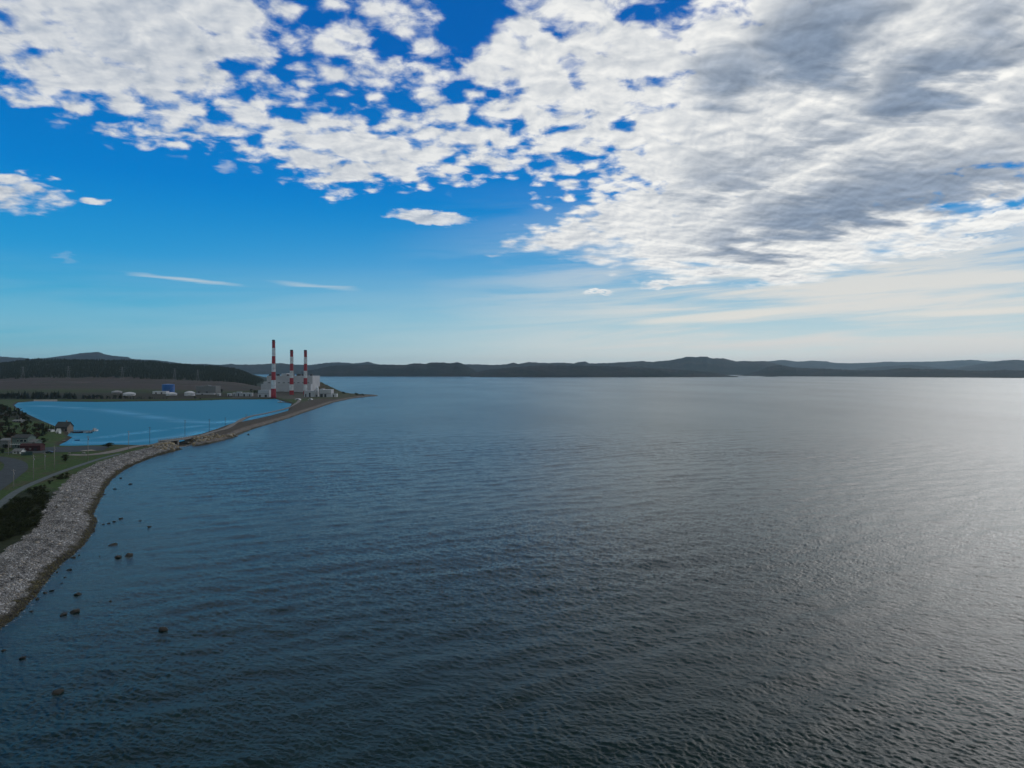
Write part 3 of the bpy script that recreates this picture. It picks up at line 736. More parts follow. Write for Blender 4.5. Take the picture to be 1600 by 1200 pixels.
def flat_block(name, label, cat, Y, x0, x1, ytop, ybase, depth, mats, band=None, doors=(), roofbox=None, group=None):
    """a plain industrial block with parapet, base course, doors and a roof unit"""
    xa, xb = XA(x0, Y), XA(x1, Y); cx = (xa + xb) / 2; g = max(tz(cx, Y), 1.5); w = (xb - xa) / 2; h = ZA(ytop, Y) - g
    t = thing(name, label, cat, (cx, Y, g), 0, group)
    b = MB(); b.box(-w, w, 0, depth, -3, h - .5)
    n = max(2, int(2 * w / 5))
    for k in range(1, n): b.box(-w + 2 * w * k / n - .06, -w + 2 * w * k / n + .06, -.08, 0, 0, h - .5)
    b.build('wall', mats[0], t)
    b = MB(); b.box(-w - .25, w + .25, -.25, depth + .25, h - .5, h); b.build('roof', mats[1], t)
    if band: b = MB(); b.box(-w - .1, w + .1, -.2, -.01, h * band - .5, h * band); b.build('band', m_soot, t)
    for d0, d1, dh in doors:
        b = MB(); b.box(-w + 2 * w * d0, -w + 2 * w * d1, -.15, -.02, 0.1, h * dh); b.build('door', m_dark, t)
    if roofbox: b = MB(); b.box(-w + 2 * w * roofbox[0], -w + 2 * w * roofbox[1], 2, depth * .7, h, h + roofbox[2]); b.build('roof_unit', mats[0], t)
    return t
flat_block('pump_house', 'two tier pale pump house left of the tallest chimney at the lagoon edge', 'building', 1470, 403, 420.5, 609.6, 620.8, 22, (m_clad2, m_clad), .52, ((.1, .25, .35), (.6, .8, .35)))
flat_block('annex', 'low white annex at the foot of the third chimney', 'building', 1480, 475.2, 492, 610.8, 619, 24, (m_clad2, m_clad), None, ((.45, .6, .7), (.1, .2, .5)))
flat_block('control_block', 'narrow white tower block with a roof tank beside the annex', 'building', 1490, 493.2, 496.5, 606.8, 618, 8, (m_white, m_clad), None, ((.3, .7, .25),))
flat_block('workshop', 'white flat roofed workshop at the right end of the power station', 'building', 1478, 499, 517.3, 608.8, 617.5, 22, (m_clad2, m_white), .46, ((.06, .3, .4), (.42, .6, .4)), (.05, .3, 1.5))
flat_block('shed', 'long low white shed on the ground right of the workshop', 'shed', 1486, 517.8, 526, 614.8, 617.5, 9, (m_white, m_roofg), None, ((.3, .5, .7),))
def round_tank(px, ytop, Y, wpx, label, mat, dome=.18, cat='tank', name='storage_tank', group=None):
    x = XA(px, Y); g = tz(x, Y); r = wpx / 2 * Y / F; h = ZA(ytop, Y) - g
    t = thing(name, label, cat, (x, Y, g), 0, group)
    hh = h * (1 - dome)
    MB().lathe([(r, -3), (r, hh * .33), (r + .08, hh * .335), (r, hh * .34), (r, hh * .66), (r + .08, hh * .665), (r, hh * .67), (r, hh)], 32).build('tank_wall', mat, t, False)
    MB().lathe([(r + .3, hh), (r + .3, hh + .25), (r * .7, hh + (h - hh) * .55), (r * .3, h - .2), (.4, h)], 32).build('tank_roof', mat, t, False)
    b = MB()
    V = []
    for k in range(13):
        a = -1.5 + k * .14; z = max(hh * k / 12, .05)
        V += [((r + .1) * math.cos(a), (r + .1) * math.sin(a), z), ((r + 1.1) * math.cos(a), (r + 1.1) * math.sin(a), z), ((r + 1.1) * math.cos(a), (r + 1.1) * math.sin(a), z + .2), ((r + .1) * math.cos(a), (r + .1) * math.sin(a), z + .2)]
    b.add(V, [(4 * k + i, 4 * k + (i + 1) % 4, 4 * k + 4 + (i + 1) % 4, 4 * k + 4 + i) for k in range(12) for i in range(4)])
    b.build('stair', m_steel, t)
    return t
G_T = 'round storage tanks on the far lagoon shore'
round_tank(495.8, 603, 1500, 4.6, 'small white water tank raised behind the narrow tower block', m_white, .35)
round_tank(263, 599.8, 1610, 18.2, 'bright blue round storage tank, tallest tank on the far shore', m_blue, .08)
round_tank(202, 612.6, 1470, 18, 'white domed tank behind the dark shore spruces, largest pale tank', m_tank, .45, group=G_T)
round_tank(182.5, 610.2, 1560, 15, 'dull grey domed tank standing behind the largest pale tank', m_tankg, .45, group=G_T)
round_tank(268, 612.8, 1480, 16, 'white domed tank right under the bright blue tank', m_tank, .45, group=G_T)
round_tank(296.5, 611, 1480, 15.5, 'white domed tank next to the grey block building', m_tank, .4, group=G_T)
flat_block('warehouse', 'long low white warehouse left of the blue tank', 'warehouse', 1530, 238.5, 259.5, 611.4, 617, 14, (m_tank, m_tank), None, ((.2, .3, .6), (.6, .72, .6)))
flat_block('warehouse', 'grey flat roofed block building between tanks and substation', 'building', 1530, 306.5, 337, 603.4, 617, 26, (m_grey, m_roofg), None, ((.1, .18, .35), (.5, .6, .35)), (.42, .6, 1.6))
flat_block('shed', 'long white lean-to shed along the foot of the grey block building', 'shed', 1515, 306, 334, 614.3, 618, 9, (m_clad, m_clad2), None, ((.3, .4, .7),))
for px, yt, w, lab in ((341, 615, 4, 'tiny white hut at the right corner of the grey block building'), (357.5, 614.8, 5, 'small white shed apart from the row, nearest the grey block building'), (366, 613.8, 5, 'small pale shed standing second in the substation row'),
                       (373, 612.4, 6.5, 'tall white substation hut with a dark door in the middle of the row'), (382, 613.8, 9, 'long white shed in the middle of the substation row'), (390.5, 614, 6, 'white shed closing the substation row near the pump house')):
    flat_block('shed', lab, 'shed', 1480, px - w / 2, px + w / 2, yt, 619, 8, (m_clad2, m_white), None, ((.3, .6, .65),), group='white sheds of the substation')

# ------------------------------------------------------------------ transmission towers on the moor
def pylon():
    t = thing('transmission_tower', 'x', 'pylon', (0, 0, 0), 0, 'lattice transmission towers on the moor')
    b = MB(); hh = 34.0
    def c(z): return 3.6 * (1 - z / hh) + .5
    lv = [0, 7, 13, 18, 22, 26, 30, 34]
    for sx, sy in ((1, 1), (1, -1), (-1, 1), (-1, -1)):
        b.bar((sx * c(0), sy * c(0), -1), (sx * c(hh), sy * c(hh), hh), .11, 4)
    for a, d in zip(lv[:-1], lv[1:]):
        for s in (1, -1):
            b.bar((-c(a), s * c(a), a), (c(d), s * c(d), d), .06, 4); b.bar((c(a), s * c(a), a), (-c(d), s * c(d), d), .06, 4)
            b.bar((s * c(a), -c(a), a), (s * c(d), c(d), d), .06, 4); b.bar((-c(d), s * c(d), d), (c(d), s * c(d), d), .06, 4)
    b.build('lattice_mast', m_steel, t)
    for z, w in ((22, 9), (27, 7.5), (32, 6)):
        q = MB()
        for s in (1, -1): q.bar((s * .6, 0, z + 1.3), (s * w, 0, z), .08, 4); q.bar((s * .6, 0, z - .3), (s * w, 0, z), .12, 4)
        a = q.build('cross_arm', m_steel, t)
    return t
py0 = None
for px, ybase, Y, lab in ((107, 590.5, 1990, 'faint steel lattice tower, second from the left in the line on the moor'), (36, 589, 2020, 'faint steel lattice tower on the moor nearest the left edge of the land'), (191, 591, 1985, 'faint steel lattice tower on the moor straight behind the largest pale tank'),
                          (273, 592, 1980, 'faint steel lattice tower on the moor just behind the bright blue tank'), (309, 592, 1960, 'faint steel lattice tower on the moor behind the grey block building')):
    x = XA(px, Y); loc = (x, Y, tz(x, Y) - .3)
    if py0 is None: py0 = pylon(); py0.location = loc; py0.rotation_euler.z = .3; py0['label'] = lab
    else: dup(py0, loc, .3, 1.0, lab)

# ------------------------------------------------------------------ utility poles
def pole(h, light, lamp=False):
    t = thing('utility_pole', 'x', 'utility pole', (0, 0, 0), 0, 'utility poles along the shore road')
    MB().bar((0, 0, -1), (0, 0, h), .17, 8, .12).build('mast', m_pole if light else m_poled, t, True)
    a = MB(); a.box(-1.3, 1.3, -.07, .07, h - .75, h - .58); a = a.build('cross_arm', m_pole if light else m_poled, t)
    if lamp:
        b = MB(); b.bar((0, 0, h - 1.6), (1.6, -.3, h - 1.1), .05, 5); b.box(1.4, 2.1, -.45, -.15, h - 1.2, h - 1.05); b.build('lamp_arm', m_steel, t)
    else:
        b = MB(); b.lathe([(.22, h - 2.6), (.24, h - 2.5), (.24, h - 1.75), (.2, h - 1.65)], 10, c=(.36, 0)); b.build('transformer', m_steel, t)
    return t
poles = [(52.3, 749, 711, 1, 0, 'tall pale utility pole on the grass between the walkway and the small white hut'), (21.2, 762, 733, 1, 0, 'pale utility pole on the grass beside the bend of the road'), (70, 734, 707, 1, 0, 'thin pale utility pole on the grass behind the tallest white pole'),
         (85, 732.5, 696.5, 1, 0, 'pale utility pole on the grass just left of the dark round bush'), (13, 711, 687, 1, 1, 'grey pole with a lamp arm beside the small white hut'), (137.5, 720, 681, 1, 0, 'pale utility pole where the walkway meets the gravel road'),
         (201, 704.5, 673, 1, 0, 'pale pole with a cross arm right of the wide dark shrub'), (234, 692.5, 667, 0, 0, 'dark pole with a cross arm where the lot ends at the lagoon'), (289, 681, 656, 0, 0, 'stout dark pole beside the small road bridge'),
         (327, 674, 654.5, 0, 0, 'dark pole on the spit, first past the road bridge'), (352, 666, 652, 0, 0, 'dark pole on the spit, second past the road bridge'), (384.5, 658.5, 646.5, 0, 0, 'dark pole on the spit, third past the road bridge and farthest along it')]
for px, yb, yt, li, la, lab in poles:
    if px < 300 or True:
        x, y, g = gnd(px, yb)
        if px > 340: y = {352: 770, 384.5: 880}[px]; x = XA(px, y); g = tz(x, y)
        g = max(g, .5); h = ZA(yt, y) - g
        t = pole(min(h, 16), li, la); t.location = (x, y, g); t.rotation_euler.z = -.35; t['label'] = lab

# ------------------------------------------------------------------ houses and sheds
def house(name, label, cat, px0, px1, Y, ybase, yeave, yridge, depth, walls, roof, windows=(), doors=(), chim=None, rz=0, group=None, base_z=None):
    xa, xb = XA(px0, Y), XA(px1, Y); cx = (xa + xb) / 2; w = (xb - xa) / 2
    g = tz(cx, Y + depth / 2) if base_z is None else base_z
    h = ZA(yeave, Y) - g; hr = ZA(yridge, Y + depth / 2) - g
    h = max(h, 1.5); hr = max(hr, h + .6)
    t = thing(name, label, cat, (cx, Y, g), rz, group)
    b = MB(); b.house_walls(-w, w, 0, depth, -2, h, hr - .1); b.build('wall', walls, t)
    b = MB(); b.gable(-w, w, 0, depth, h, hr); r = b.build('roof', roof, t)
    if chim is not None: b = MB(); b.box(chim * w - .5, chim * w + .5, depth * .55, depth * .55 + 1, h, hr + 1.2); b.box(chim * w - .6, chim * w + .6, depth * .55 - .1, depth * .55 + 1.1, hr + 1.2, hr + 1.4); b.build('chimney', m_conc, r)
    for u, z, ww, wh in windows:
        f = MB(); x0 = -w + 2 * w * u; f.box(x0 - ww / 2 - .1, x0 + ww / 2 + .1, -.09, -.01, z * h - .1, z * h + wh + .1); f = f.build('window', m_trim, t)
        p_ = MB(); p_.box(x0 - ww / 2, x0 + ww / 2, -.13, -.095, z * h, z * h + wh); p_.build('pane', m_glass, f)
    for u, ww, wh in doors:
        f = MB(); x0 = -w + 2 * w * u; f.box(x0 - ww / 2, x0 + ww / 2, -.1, -.01, .1, wh); f.build('door', m_dark, t)
    return t
h1 = house('house', 'dark gabled house with a pale end wall at the root of the wooden wharf', 'house', 86, 104.5, 668, 672.5, 667, 659.3, 10, m_roof, m_roof, ((.2, .3, 1.2, 1.0), (.5, .3, 1.4, 1.0), (.75, .3, 1.2, 1.0)), ((.9, 1.1, 2.1),), .3)
b = MB(); xb = (XA(104.5, 668) - XA(86, 668)) / 2; b.add([(xb + .06, 0.3, 0.1), (xb + .06, 9.7, .1), (xb + .06, 9.7, 3.6), (xb + .06, 5, 7.1), (xb + .06, .3, 3.6), (xb + .12, 0.3, 0.1), (xb + .12, 9.7, .1), (xb + .12, 9.7, 3.6), (xb + .12, 5, 7.1), (xb + .12, .3, 3.6)],
          [(0, 1, 2, 3, 4), (9, 8, 7, 6, 5)] + [(i, (i + 1) % 5, 5 + (i + 1) % 5, 5 + i) for i in range(5)]); b.build('end_wall', m_tan, h1)
b = MB(); b.box(xb * .3, xb + 3.2, -3.2, -.2, -1.5, .45); b.build('deck', m_wood, h1)
house('outbuilding', 'low white outbuilding left of the narrow white gabled shed', 'shed', 71, 80, 655, 677.2, 675, 673.4, 5, m_trim, m_roofg, ((.3, .3, .8, .7),), ((.7, 1, 1.6),))
house('shed', 'narrow white steep gabled shed in front of the dark house', 'shed', 87.6, 92, 645, 678, 674.5, 670, 3.4, m_trim, m_trim, (), ((.5, 1, 1.9),))
# two storey green house above the road
gh = house('house', 'two storey green house with pale balcony rails behind the dark red shed', 'house', 19, 43, 515, 697, 684.2, 679, 9, m_green, m_roof, ((.62, .62, 2.2, 1.6), (.85, .62, 2.0, 1.6), (.38, .62, 1.2, 1.5), (.25, .15, 1.2, 1.4), (.6, .15, 1.6, 1.4)), ((.42, 1.0, 2.0),))
gw = (XA(43, 515) - XA(19, 515)) / 2
b = MB(); b.box(-gw - .2, gw + 4.6, -2.4, -.05, 2.72, 2.95); b.build('balcony', m_trim, gh)
b = MB()
for k in range(12): b.box(-gw + k * (2 * gw + 4) / 11, -gw + k * (2 * gw + 4) / 11 + .1, -2.38, -2.28, 2.95, 3.9)
b.box(-gw - .2, gw + 4.6, -2.4, -2.28, 3.9, 4.02); b.build('railing', m_trim, gh)
b = MB(); b.house_walls(gw + .1, gw + 4.6, .6, 8.4, -2, 4.2, 5.6); b.build('wing', m_green, gh)
b = MB(); b.gable(gw + .1, gw + 4.6, .6, 8.4, 4.25, 5.8); b.build('wing_roof', m_roofg, gh)
b = MB(); b.box(-gw - 2.3, -gw - .1, 2, 4.2, -2, 8.3); b.build('chimney_stack', m_tan, gh)
house('cottage', 'small cottage with a pale grey roof cut off by the left edge', 'cottage', 0, 14.5, 520, 693, 688.2, 684.8, 8, m_grey, m_roofg, ((.4, .3, 1.1, 1.0), (.75, .3, 1.1, 1.0)), ((.57, 1, 1.9),))
house('cottage', 'faint grey cottage among the trees on the wooded knoll', 'cottage', 19, 33, 745, 663, 659.5, 655.8, 8, m_grey, m_roofg, ((.3, .35, 1.2, 1.1), (.6, .35, 1.2, 1.1)), ((.8, 1, 2),), .2)
house('shed', 'long low dark red shed in front of the green house', 'shed', 31, 63, 498, 699.5, 696.5, 693, 5, m_dred, m_dred, ((.2, .3, 1, .7), (.5, .3, 1, .7)), ((.75, 2.2, 1.7),))
house('hut', 'small white hut with a grey hipped roof beside the road bend', 'hut', 19.6, 32, 478, 713.5, 705.4, 701.2, 5, m_trim, m_roofg, ((.3, .3, .8, .9),), ((.7, 1.0, 2.0),))
def board_fence():
    x0, y0, g0 = gnd(33, 712); x1, y1, g1 = gnd(51, 711.5)
    d = math.hypot(x1 - x0, y1 - y0); a = math.atan2(y1 - y0, x1 - x0)
    t = thing('board_fence', 'dark teal board fence right of the small white hut', 'fence', (x0, y0, g0), a)
    b = MB()
    for k in range(int(d / .25)): b.box(k * .25, k * .25 + .22, 0, .04, .05, 2.4 + .06 * math.sin(k * 2.1))
    b.build('boards', m_teal, t)
    for k in range(int(d / 2.5) + 1): q = MB(); q.box(k * 2.5 - .06, k * 2.5 + .06, .05, .17, -.5, 2.5); q.build('post', m_teal, t)
board_fence()

# ------------------------------------------------------------------ wharf, pontoons, boats
def wharf(name, label, p0, p1, width, z, mat, n):
    d = math.hypot(p1[0] - p0[0], p1[1] - p0[1]); a = math.atan2(p1[1] - p0[1], p1[0] - p0[0])
    t = thing(name, label, 'wharf', (p0[0], p0[1], 0), a)
    b = MB()
    for k in range(int(d / .5)): b.box(k * .5, k * .5 + .46, -width / 2, width / 2, z - .12, z)
    b.build('deck', mat, t)
    b = MB()
    for s in (-1, 1): b.box(0, d, s * width / 2 - .15, s * width / 2 + .05, z - .45, z - .125)
    b.build('beam', m_poled, t)
    for k in range(n):
        for s in (-1, 1):
            q = MB(); q.bar((d * (k + .5) / n, s * (width / 2 - .3), -2.5), (d * (k + .5) / n, s * (width / 2 - .3), z - .13), .16, 7); q.build('pile', m_poled, t)
wharf('wharf', 'narrow wooden wharf reaching into the lagoon from the dark house', G(104, 674.5), G(148, 674.8), 3.0, 1.1, m_wood, 7)
wharf('wharf', 'short dark timber wharf with a pale deck below the spruces', G(78, 688.5, 1), G(103, 688.3, 1), 3.5, 1.0, m_wood, 4)
wharf('wharf', 'long low dark jetty in the lagoon corner under the chimneys', G(435, 629.5), G(472, 630.5), 4, 1.2, m_poled, 6)

def boat(name, label, px, py, L, mat, rz, cabin=True, mast=0.0, z=0.0, deckm=None):
    x, y = G(px, py)
    t = thing(name, label, 'boat', (x, y, z), rz, None)
    b = MB(); n = 9; sec = []
    for i in range(n):
        u = i / (n - 1); hw = L * .17 * (1 - max(0, (u - .45) / .55) ** 2.2) * (.86 + .14 * min(1, u * 3)); sh = L * (.10 + .07 * u ** 2)
        sec.append([(-L / 2 + L * u, -hw, sh), (-L / 2 + L * u, -hw * .75, -.15), (-L / 2 + L * u, 0, -L * .05), (-L / 2 + L * u, hw * .75, -.15), (-L / 2 + L * u, hw, sh)])
    V = [p_ for s_ in sec for p_ in s_]
    Fs = [(i * 5 + j, i * 5 + j + 1, i * 5 + j + 6, i * 5 + j + 5) for i in range(n - 1) for j in range(4)] + [(0, 4, 3, 2, 1)]
    b.add(V, Fs); b.build('hull', mat, t)
    D = [(p_[0] * .99, p_[1] * .96, p_[2] - .12) for s_ in sec for p_ in (s_[0], s_[4])]
    b = MB(); b.add(D, [(2 * i, 2 * i + 1, 2 * i + 3, 2 * i + 2) for i in range(n - 1)]); b.build('deck', deckm or m_wood, t)
    if cabin:
        b = MB(); h0 = L * .09; b.box(-L * .02, L * .2, -L * .10, L * .10, h0, h0 + L * .20); b.box(-L * .05, L * .23, -L * .115, L * .115, h0 + L * .20, h0 + L * .215); c = b.build('wheelhouse', m_hull, t)
        b = MB(); b.box(-L * .0, L * .18, -L * .103, L * .103, h0 + L * .11, h0 + L * .17); b.box(L * .203, L * .206, -L * .085, L * .085, h0 + L * .11, h0 + L * .17); b.build('window', m_glass, c)
    if mast: b = MB(); b.bar((-.05 * L, 0, L * .1), (-.05 * L, 0, mast), .06, 6, .03); b.build('mast', m_steel, t)
boat('fishing_boat', 'white boat with a high wheelhouse moored at the outer end of the wooden wharf', 146.5, 674, 9.5, m_hull, 1.2, True, 4.5)
boat('motor_boat', 'dark red hulled boat moored along the middle of the wooden wharf', 122, 676.6, 9, m_hulld, .05, False)
boat('motor_boat', 'low white boat moored on the wooden wharf beside the dark red boat', 131, 676.2, 8, m_hull, .08, False)
boat('skiff', 'dark skiff moored beside the low white boat near the wharf end', 139.5, 676.8, 5.5, m_car, .2, True)
boat('rowing_boat', 'small blue boat afloat alone between the wharf and the parking lot', 121, 688.3, 5.5, m_hullb, -.4, False)
boat('motor_boat', 'small white boat moored at the left end of the dark jetty', 437.5, 628.4, 9, m_hull, .1, True)

def barrel_shed(px, Y, wpx, ytop, label):
    x = XA(px, Y); g = max(tz(x, Y), .8); r = wpx / 2 * Y / F; hh = ZA(ytop, Y) - g
    t = thing('arched_shed', label, 'shed', (x, Y, g), 0, 'arched sheds beside the jetty')
    n = 12; b = MB(); V = []
    for y in (0, 9):
        for i in range(n + 1): a = math.pi * i / n; V.append((-r * math.cos(a), y, hh * math.sin(a) ** .8))
    b.add(V, [(i, i + 1, n + 2 + i, n + 1 + i) for i in range(n)] + [tuple(range(n + 1))[::-1], tuple(range(n + 1, 2 * n + 2))]); b.build('roof', m_tank, t)
    b = MB(); b.box(-r * .4, r * .4, -.12, -.02, 0.05, hh * .55); b.build('door', m_dark, t)
barrel_shed(464.5, 1345, 8, 622.8, 'larger white arched shed at the foot of the second chimney')
barrel_shed(484, 1350, 6, 623, 'smaller white arched shed beside the spit track')

# ------------------------------------------------------------------ vehicles
def car(name, label, px, py, rz, paint, L=4.5, hgt=1.5):
    x, y, g = gnd(px, py)
    t = thing(name, label, 'car', (x, y, g + .17), rz)
    pr = [(-.5, .32), (-.5, .62), (-.46, .78), (-.30, .82), (-.20, 1.0), (.10, 1.0), (.24, .74), (.46, .62), (.5, .5), (.5, .3)]
    b = MB(); V = []
    for s, k in ((-1, 1.0), (1, 1.0)):
        for u, z in pr: w = .90 * (1 if z < .8 else .82); V.append((u * L, s * w, z * hgt))
    n = len(pr); b.add(V, [tuple(range(n)), tuple(range(n, 2 * n))[::-1]] + [(i, (i + 1) % n, n + (i + 1) % n, n + i) for i in range(n)])
    o = b.build('body', paint, t)
    b = MB()
    for s in (-1, 1): b.add([(-.27 * L, s * .86, .85 * hgt), (.18 * L, s * .86, .85 * hgt), (.09 * L, s * .78, .97 * hgt), (-.19 * L, s * .78, .97 * hgt)], [(0, 1, 2, 3)])
    b.build('window', m_glass, t)
    for sx in (-.31, .31):
        for s in (-1, 1):
            q = MB(); q.bar((sx * L, s * .72, .33), (sx * L, s * .94, .33), .33, 14); q.build('wheel', m_tyre, t)
car('parked_car', 'dark car parked at the edge of the lot beside the grass', 77.5, 708.5, .1, m_car)

# ------------------------------------------------------------------ road bridge over the outlet
def bridge():
    a = Vector((*G(254, 689, 3.4), 0)); c = Vector((*G(307, 682, 3.4), 0)); d = (c - a).length
    t = thing('road_bridge', 'small concrete road bridge over the lagoon outlet', 'bridge', (a.x, a.y, 0), math.atan2(c.y - a.y, c.x - a.x))
    b = MB(); b.box(0, d, -4.2, 4.2, 2.75, 3.6); b.build('deck', m_conc, t)
    b = MB(); b.box(0.2, d - .2, -3.4, 3.4, 3.604, 3.64); b.build('roadway', m_grav, t)
    for s in (-1, 1):
        b = MB(); b.box(0, d, s * 4.05 - .12, s * 4.05 + .12, 4.45, 4.62)
        for k in range(int(d / 2)): b.box(k * 2 + .4, k * 2 + .6, s * 4.05 - .08, s * 4.05 + .08, 3.6, 4.45)
        b.build('parapet', m_conc, t)
    for u in (.33, .78):
        b = MB(); b.box(d * u - .8, d * u + .8, -3.9, 3.9, -3, 2.75); b.build('pier', m_conc, t)
bridge()

# ------------------------------------------------------------------ far houses over the bay
for i, (px, py, w, lab) in enumerate(((882.5, 583.2, 2.6, 'white house on the far shore, pair with a gap, nearer the long bare headland'), (930.5, 583, 2.6, 'white house alone in the middle of the far headland slope'), (870, 584.2, 1.8, 'tiny pale house at the waterline of the far headland'), (1014, 581.5, 1.6, 'tiny pale house high on the far headland near its falling ridge'))):
    Y = 6080.0; x = XA(px, Y); t_ = thing('far_house', lab, 'house', (x, Y, ZA(py + 1.2, Y)), 0, 'houses on the far shore of the bay')
    k = w * Y / F / 2; b = MB(); b.house_walls(-k, k, 0, 8, -12, 4.5, 7.5); b.build('wall', m_trim, t_); b = MB(); b.gable(-k, k, 0, 8, 4.5, 7.6, .6, .4); b.build('roof', m_roofg, t_)

# ------------------------------------------------------------------ boulders in the shallows
m_rock, nt, b = new_mat('wet_boulder')
p = position(nt); r1 = noise(nt, p, 1.1, 8, .65)
sepz = nt.nodes.new('ShaderNodeSeparateXYZ'); link(nt, p, sepz.inputs[0])
c = mix(nt, smooth(nt, r1, .35, .65), (.022, .020, .016), (.085, .068, .042))
link(nt, mix(nt, smooth(nt, sepz.outputs[2], .15, .9), (.016, .017, .012), c), b.inputs['Base Color'])
b.inputs['Roughness'].default_value = .75
link(nt, bump(nt, noise(nt, p, 2.5, 8, .65), .9, .25), b.inputs['Normal'])
def rock_mesh(seed, sub=3):
    r = np.random.default_rng(seed); bm = bmesh.new(); bmesh.ops.create_icosphere(bm, subdivisions=sub, radius=1)
    V = np.array([v.co[:] for v in bm.verts])
    for _ in range(9):                                   # hew flat facets
        n = r.normal(size=3); n /= np.linalg.norm(n); dd = r.uniform(.55, .9); q = V @ n - dd
        V -= np.outer(np.maximum(q, 0), n)
    for _ in range(6): n = r.normal(size=3) * 3; V += (np.sin(V @ n + r.uniform(0, 6)) * .04)[:, None] * V
    for v, co in zip(bm.verts, V): v.co = co
    for f in bm.faces: f.smooth = True
    me = bpy.data.meshes.new('boulder'); bm.to_mesh(me); bm.free(); me.materials.append(m_rock); return me
ROCKS = [rock_mesh(200 + i) for i in range(5)]
rocks = [(203.5, 756.5, 6.5, 'dark rounded boulder awash farthest from the bend of the shore, beside the beach narrowing'), (189, 747, 5, 'small dark boulder awash nearest the narrow end of the beach'), (179.5, 764, 7, 'flat dark boulder awash below the two topmost shore boulders'), (163, 772.5, 7, 'dark boulder touching the beach edge below the narrow end of the beach'),
         (189, 810.5, 7, 'dark boulder at the outer end of the string of small rocks'), (178, 815, 6, 'dark rock second from the outer end of the string of small rocks'), (170, 818, 6, 'dark rock in the middle of the string of small rocks'), (161, 819.5, 6, 'low rock at the inner end of the string of small rocks'), (145, 804, 5, 'dark boulder on the beach point in front of the weedy stones'),
         (234, 823, 9, 'low brown boulder half sunk far outside the string of small rocks'), (218, 814, 7, 'low greenish rock barely awash between the string of rocks and the half sunk brown boulder'), (177, 851.5, 14, 'long flat rock awash above the dark double boulder'), (184, 871, 14, 'left rock of the dark double boulder'), (200.5, 868.5, 15, 'right rock of the dark double boulder'),
         (123.5, 867.5, 4, 'small round rock off the weedy beach edge, upper one'), (114.5, 871.5, 9, 'dark boulder lying against the weedy beach edge'), (155, 869, 3.5, 'lone tiny rock between the beach edge and the dark double boulder'), (107, 890.5, 10, 'dark boulder just off the beach below the boulder at the weedy edge'), (89.5, 894, 5.5, 'small dark rock touching the lower beach edge'),
         (101, 902, 6, 'small dark rock below the boulder just off the beach'), (96, 911.5, 4, 'tiny dark rock under the small dark rock'), (81, 922.5, 8, 'flat dark rock right of a lower flat one near the beach'), (71, 926, 9, 'long flat dark rock close under the beach'), (121.5, 929, 13, 'round brown boulder standing well out of the water'),
         (58, 936, 9, 'dark boulder off the olive stones of the lower beach'), (117, 956, 20, 'broad brown boulder, larger of a touching pair'), (99, 960.5, 13, 'dark boulder, smaller of a touching pair'), (255.5, 984, 19, 'lone peaked boulder far out from the beach'), (50, 955, 9, 'low pale rock barely awash near the lowest beach'), (172, 939.5, 5, 'tiny dark rock awash alone beyond the round brown boulder'),
         (88, 1083, 21, 'large dark boulder lowest in the picture'), (35, 1028, 10, 'small dark boulder between the beach end and the lowest large boulder'), (7, 1016, 9, 'pale low boulder cut close to the left edge'), (388.5, 679, 4.5, 'small black rock off the far spit')]
for i, (px, py, w, lab) in enumerate(rocks):
    x, y = G(px, py); r = w / 2 * y / F
    o = bpy.data.objects.new('boulder', ROCKS[i % 5]); COL.objects.link(o)
    low = any(k in lab for k in ('low ', 'flat', 'sunk'))
    o.scale = (r * 1.05, r * .8, r * (.36 if low else .56)); o.location = (x, y, r * (-.06 if low else -.02)); o.rotation_euler = (rng.uniform(-.3, .3), rng.uniform(-.3, .3), rng.uniform(0, 6))
    tag(o, lab, 'boulder', 'boulders in the shallow water')

for px, py, r, lab in ((108.5, 708.6, .8, 'pale boulder at the near edge of the parking lot, nearer the dark car'), (130.8, 708.8, 1.1, 'larger pale boulder at the near edge of the parking lot by the sand patch')):
    x, y, g = gnd(px, py); me = ROCKS[0].copy(); me.materials.clear(); me.materials.append(m_conc)
    o = bpy.data.objects.new('boulder', me); COL.objects.link(o); o.scale = (r * 1.3, r, r * .8); o.location = (x, y, g + r * .3); tag(o, lab, 'boulder')
# ------------------------------------------------------------------ loose stones of the beach (far too many to count)
def merge_copies(T, TF, loc, scl, rot):
    """copies of one small template as one mesh: T (v,3), TF (f,k)"""
    n = len(loc); c, s = np.cos(rot), np.sin(rot)
    P = T[None] * scl[:, None, :]
    X = P[..., 0] * c[:, None] - P[..., 1] * s[:, None]; Y = P[..., 0] * s[:, None] + P[..., 1] * c[:, None]
    V = np.stack([X, Y, P[..., 2]], -1) + loc[:, None, :]
    Fa = TF[None] + (np.arange(n) * len(T))[:, None, None]
    return V.reshape(-1, 3), Fa.reshape(-1, TF.shape[1])
def ico(sub, seed, amp=.22):
    bm = bmesh.new(); bmesh.ops.create_icosphere(bm, subdivisions=sub, radius=1); bm.verts.ensure_lookup_table()
    V = np.array([v.co[:] for v in bm.verts]); Fa = np.array([[v.index for v in f.verts] for f in bm.faces]); bm.free()
    V *= 1 + np.random.default_rng(seed).uniform(-amp, amp, (len(V), 1)); return V, Fa
def stone_mat(name):
    m, nt, b = new_mat(name)
    p = position(nt); f = noise(nt, p, 3, 4, .6)
    link(nt, VM(nt, 'SCALE', attr(nt, 'stone_colour'), None, smooth(nt, f, .3, .7, .8, 1.2)), b.inputs['Base Color'])
    b.inputs['Roughness'].default_value = .85; b.inputs['Specular IOR Level'].default_value = .3
    return m
m_stone = stone_mat('beach_stone')
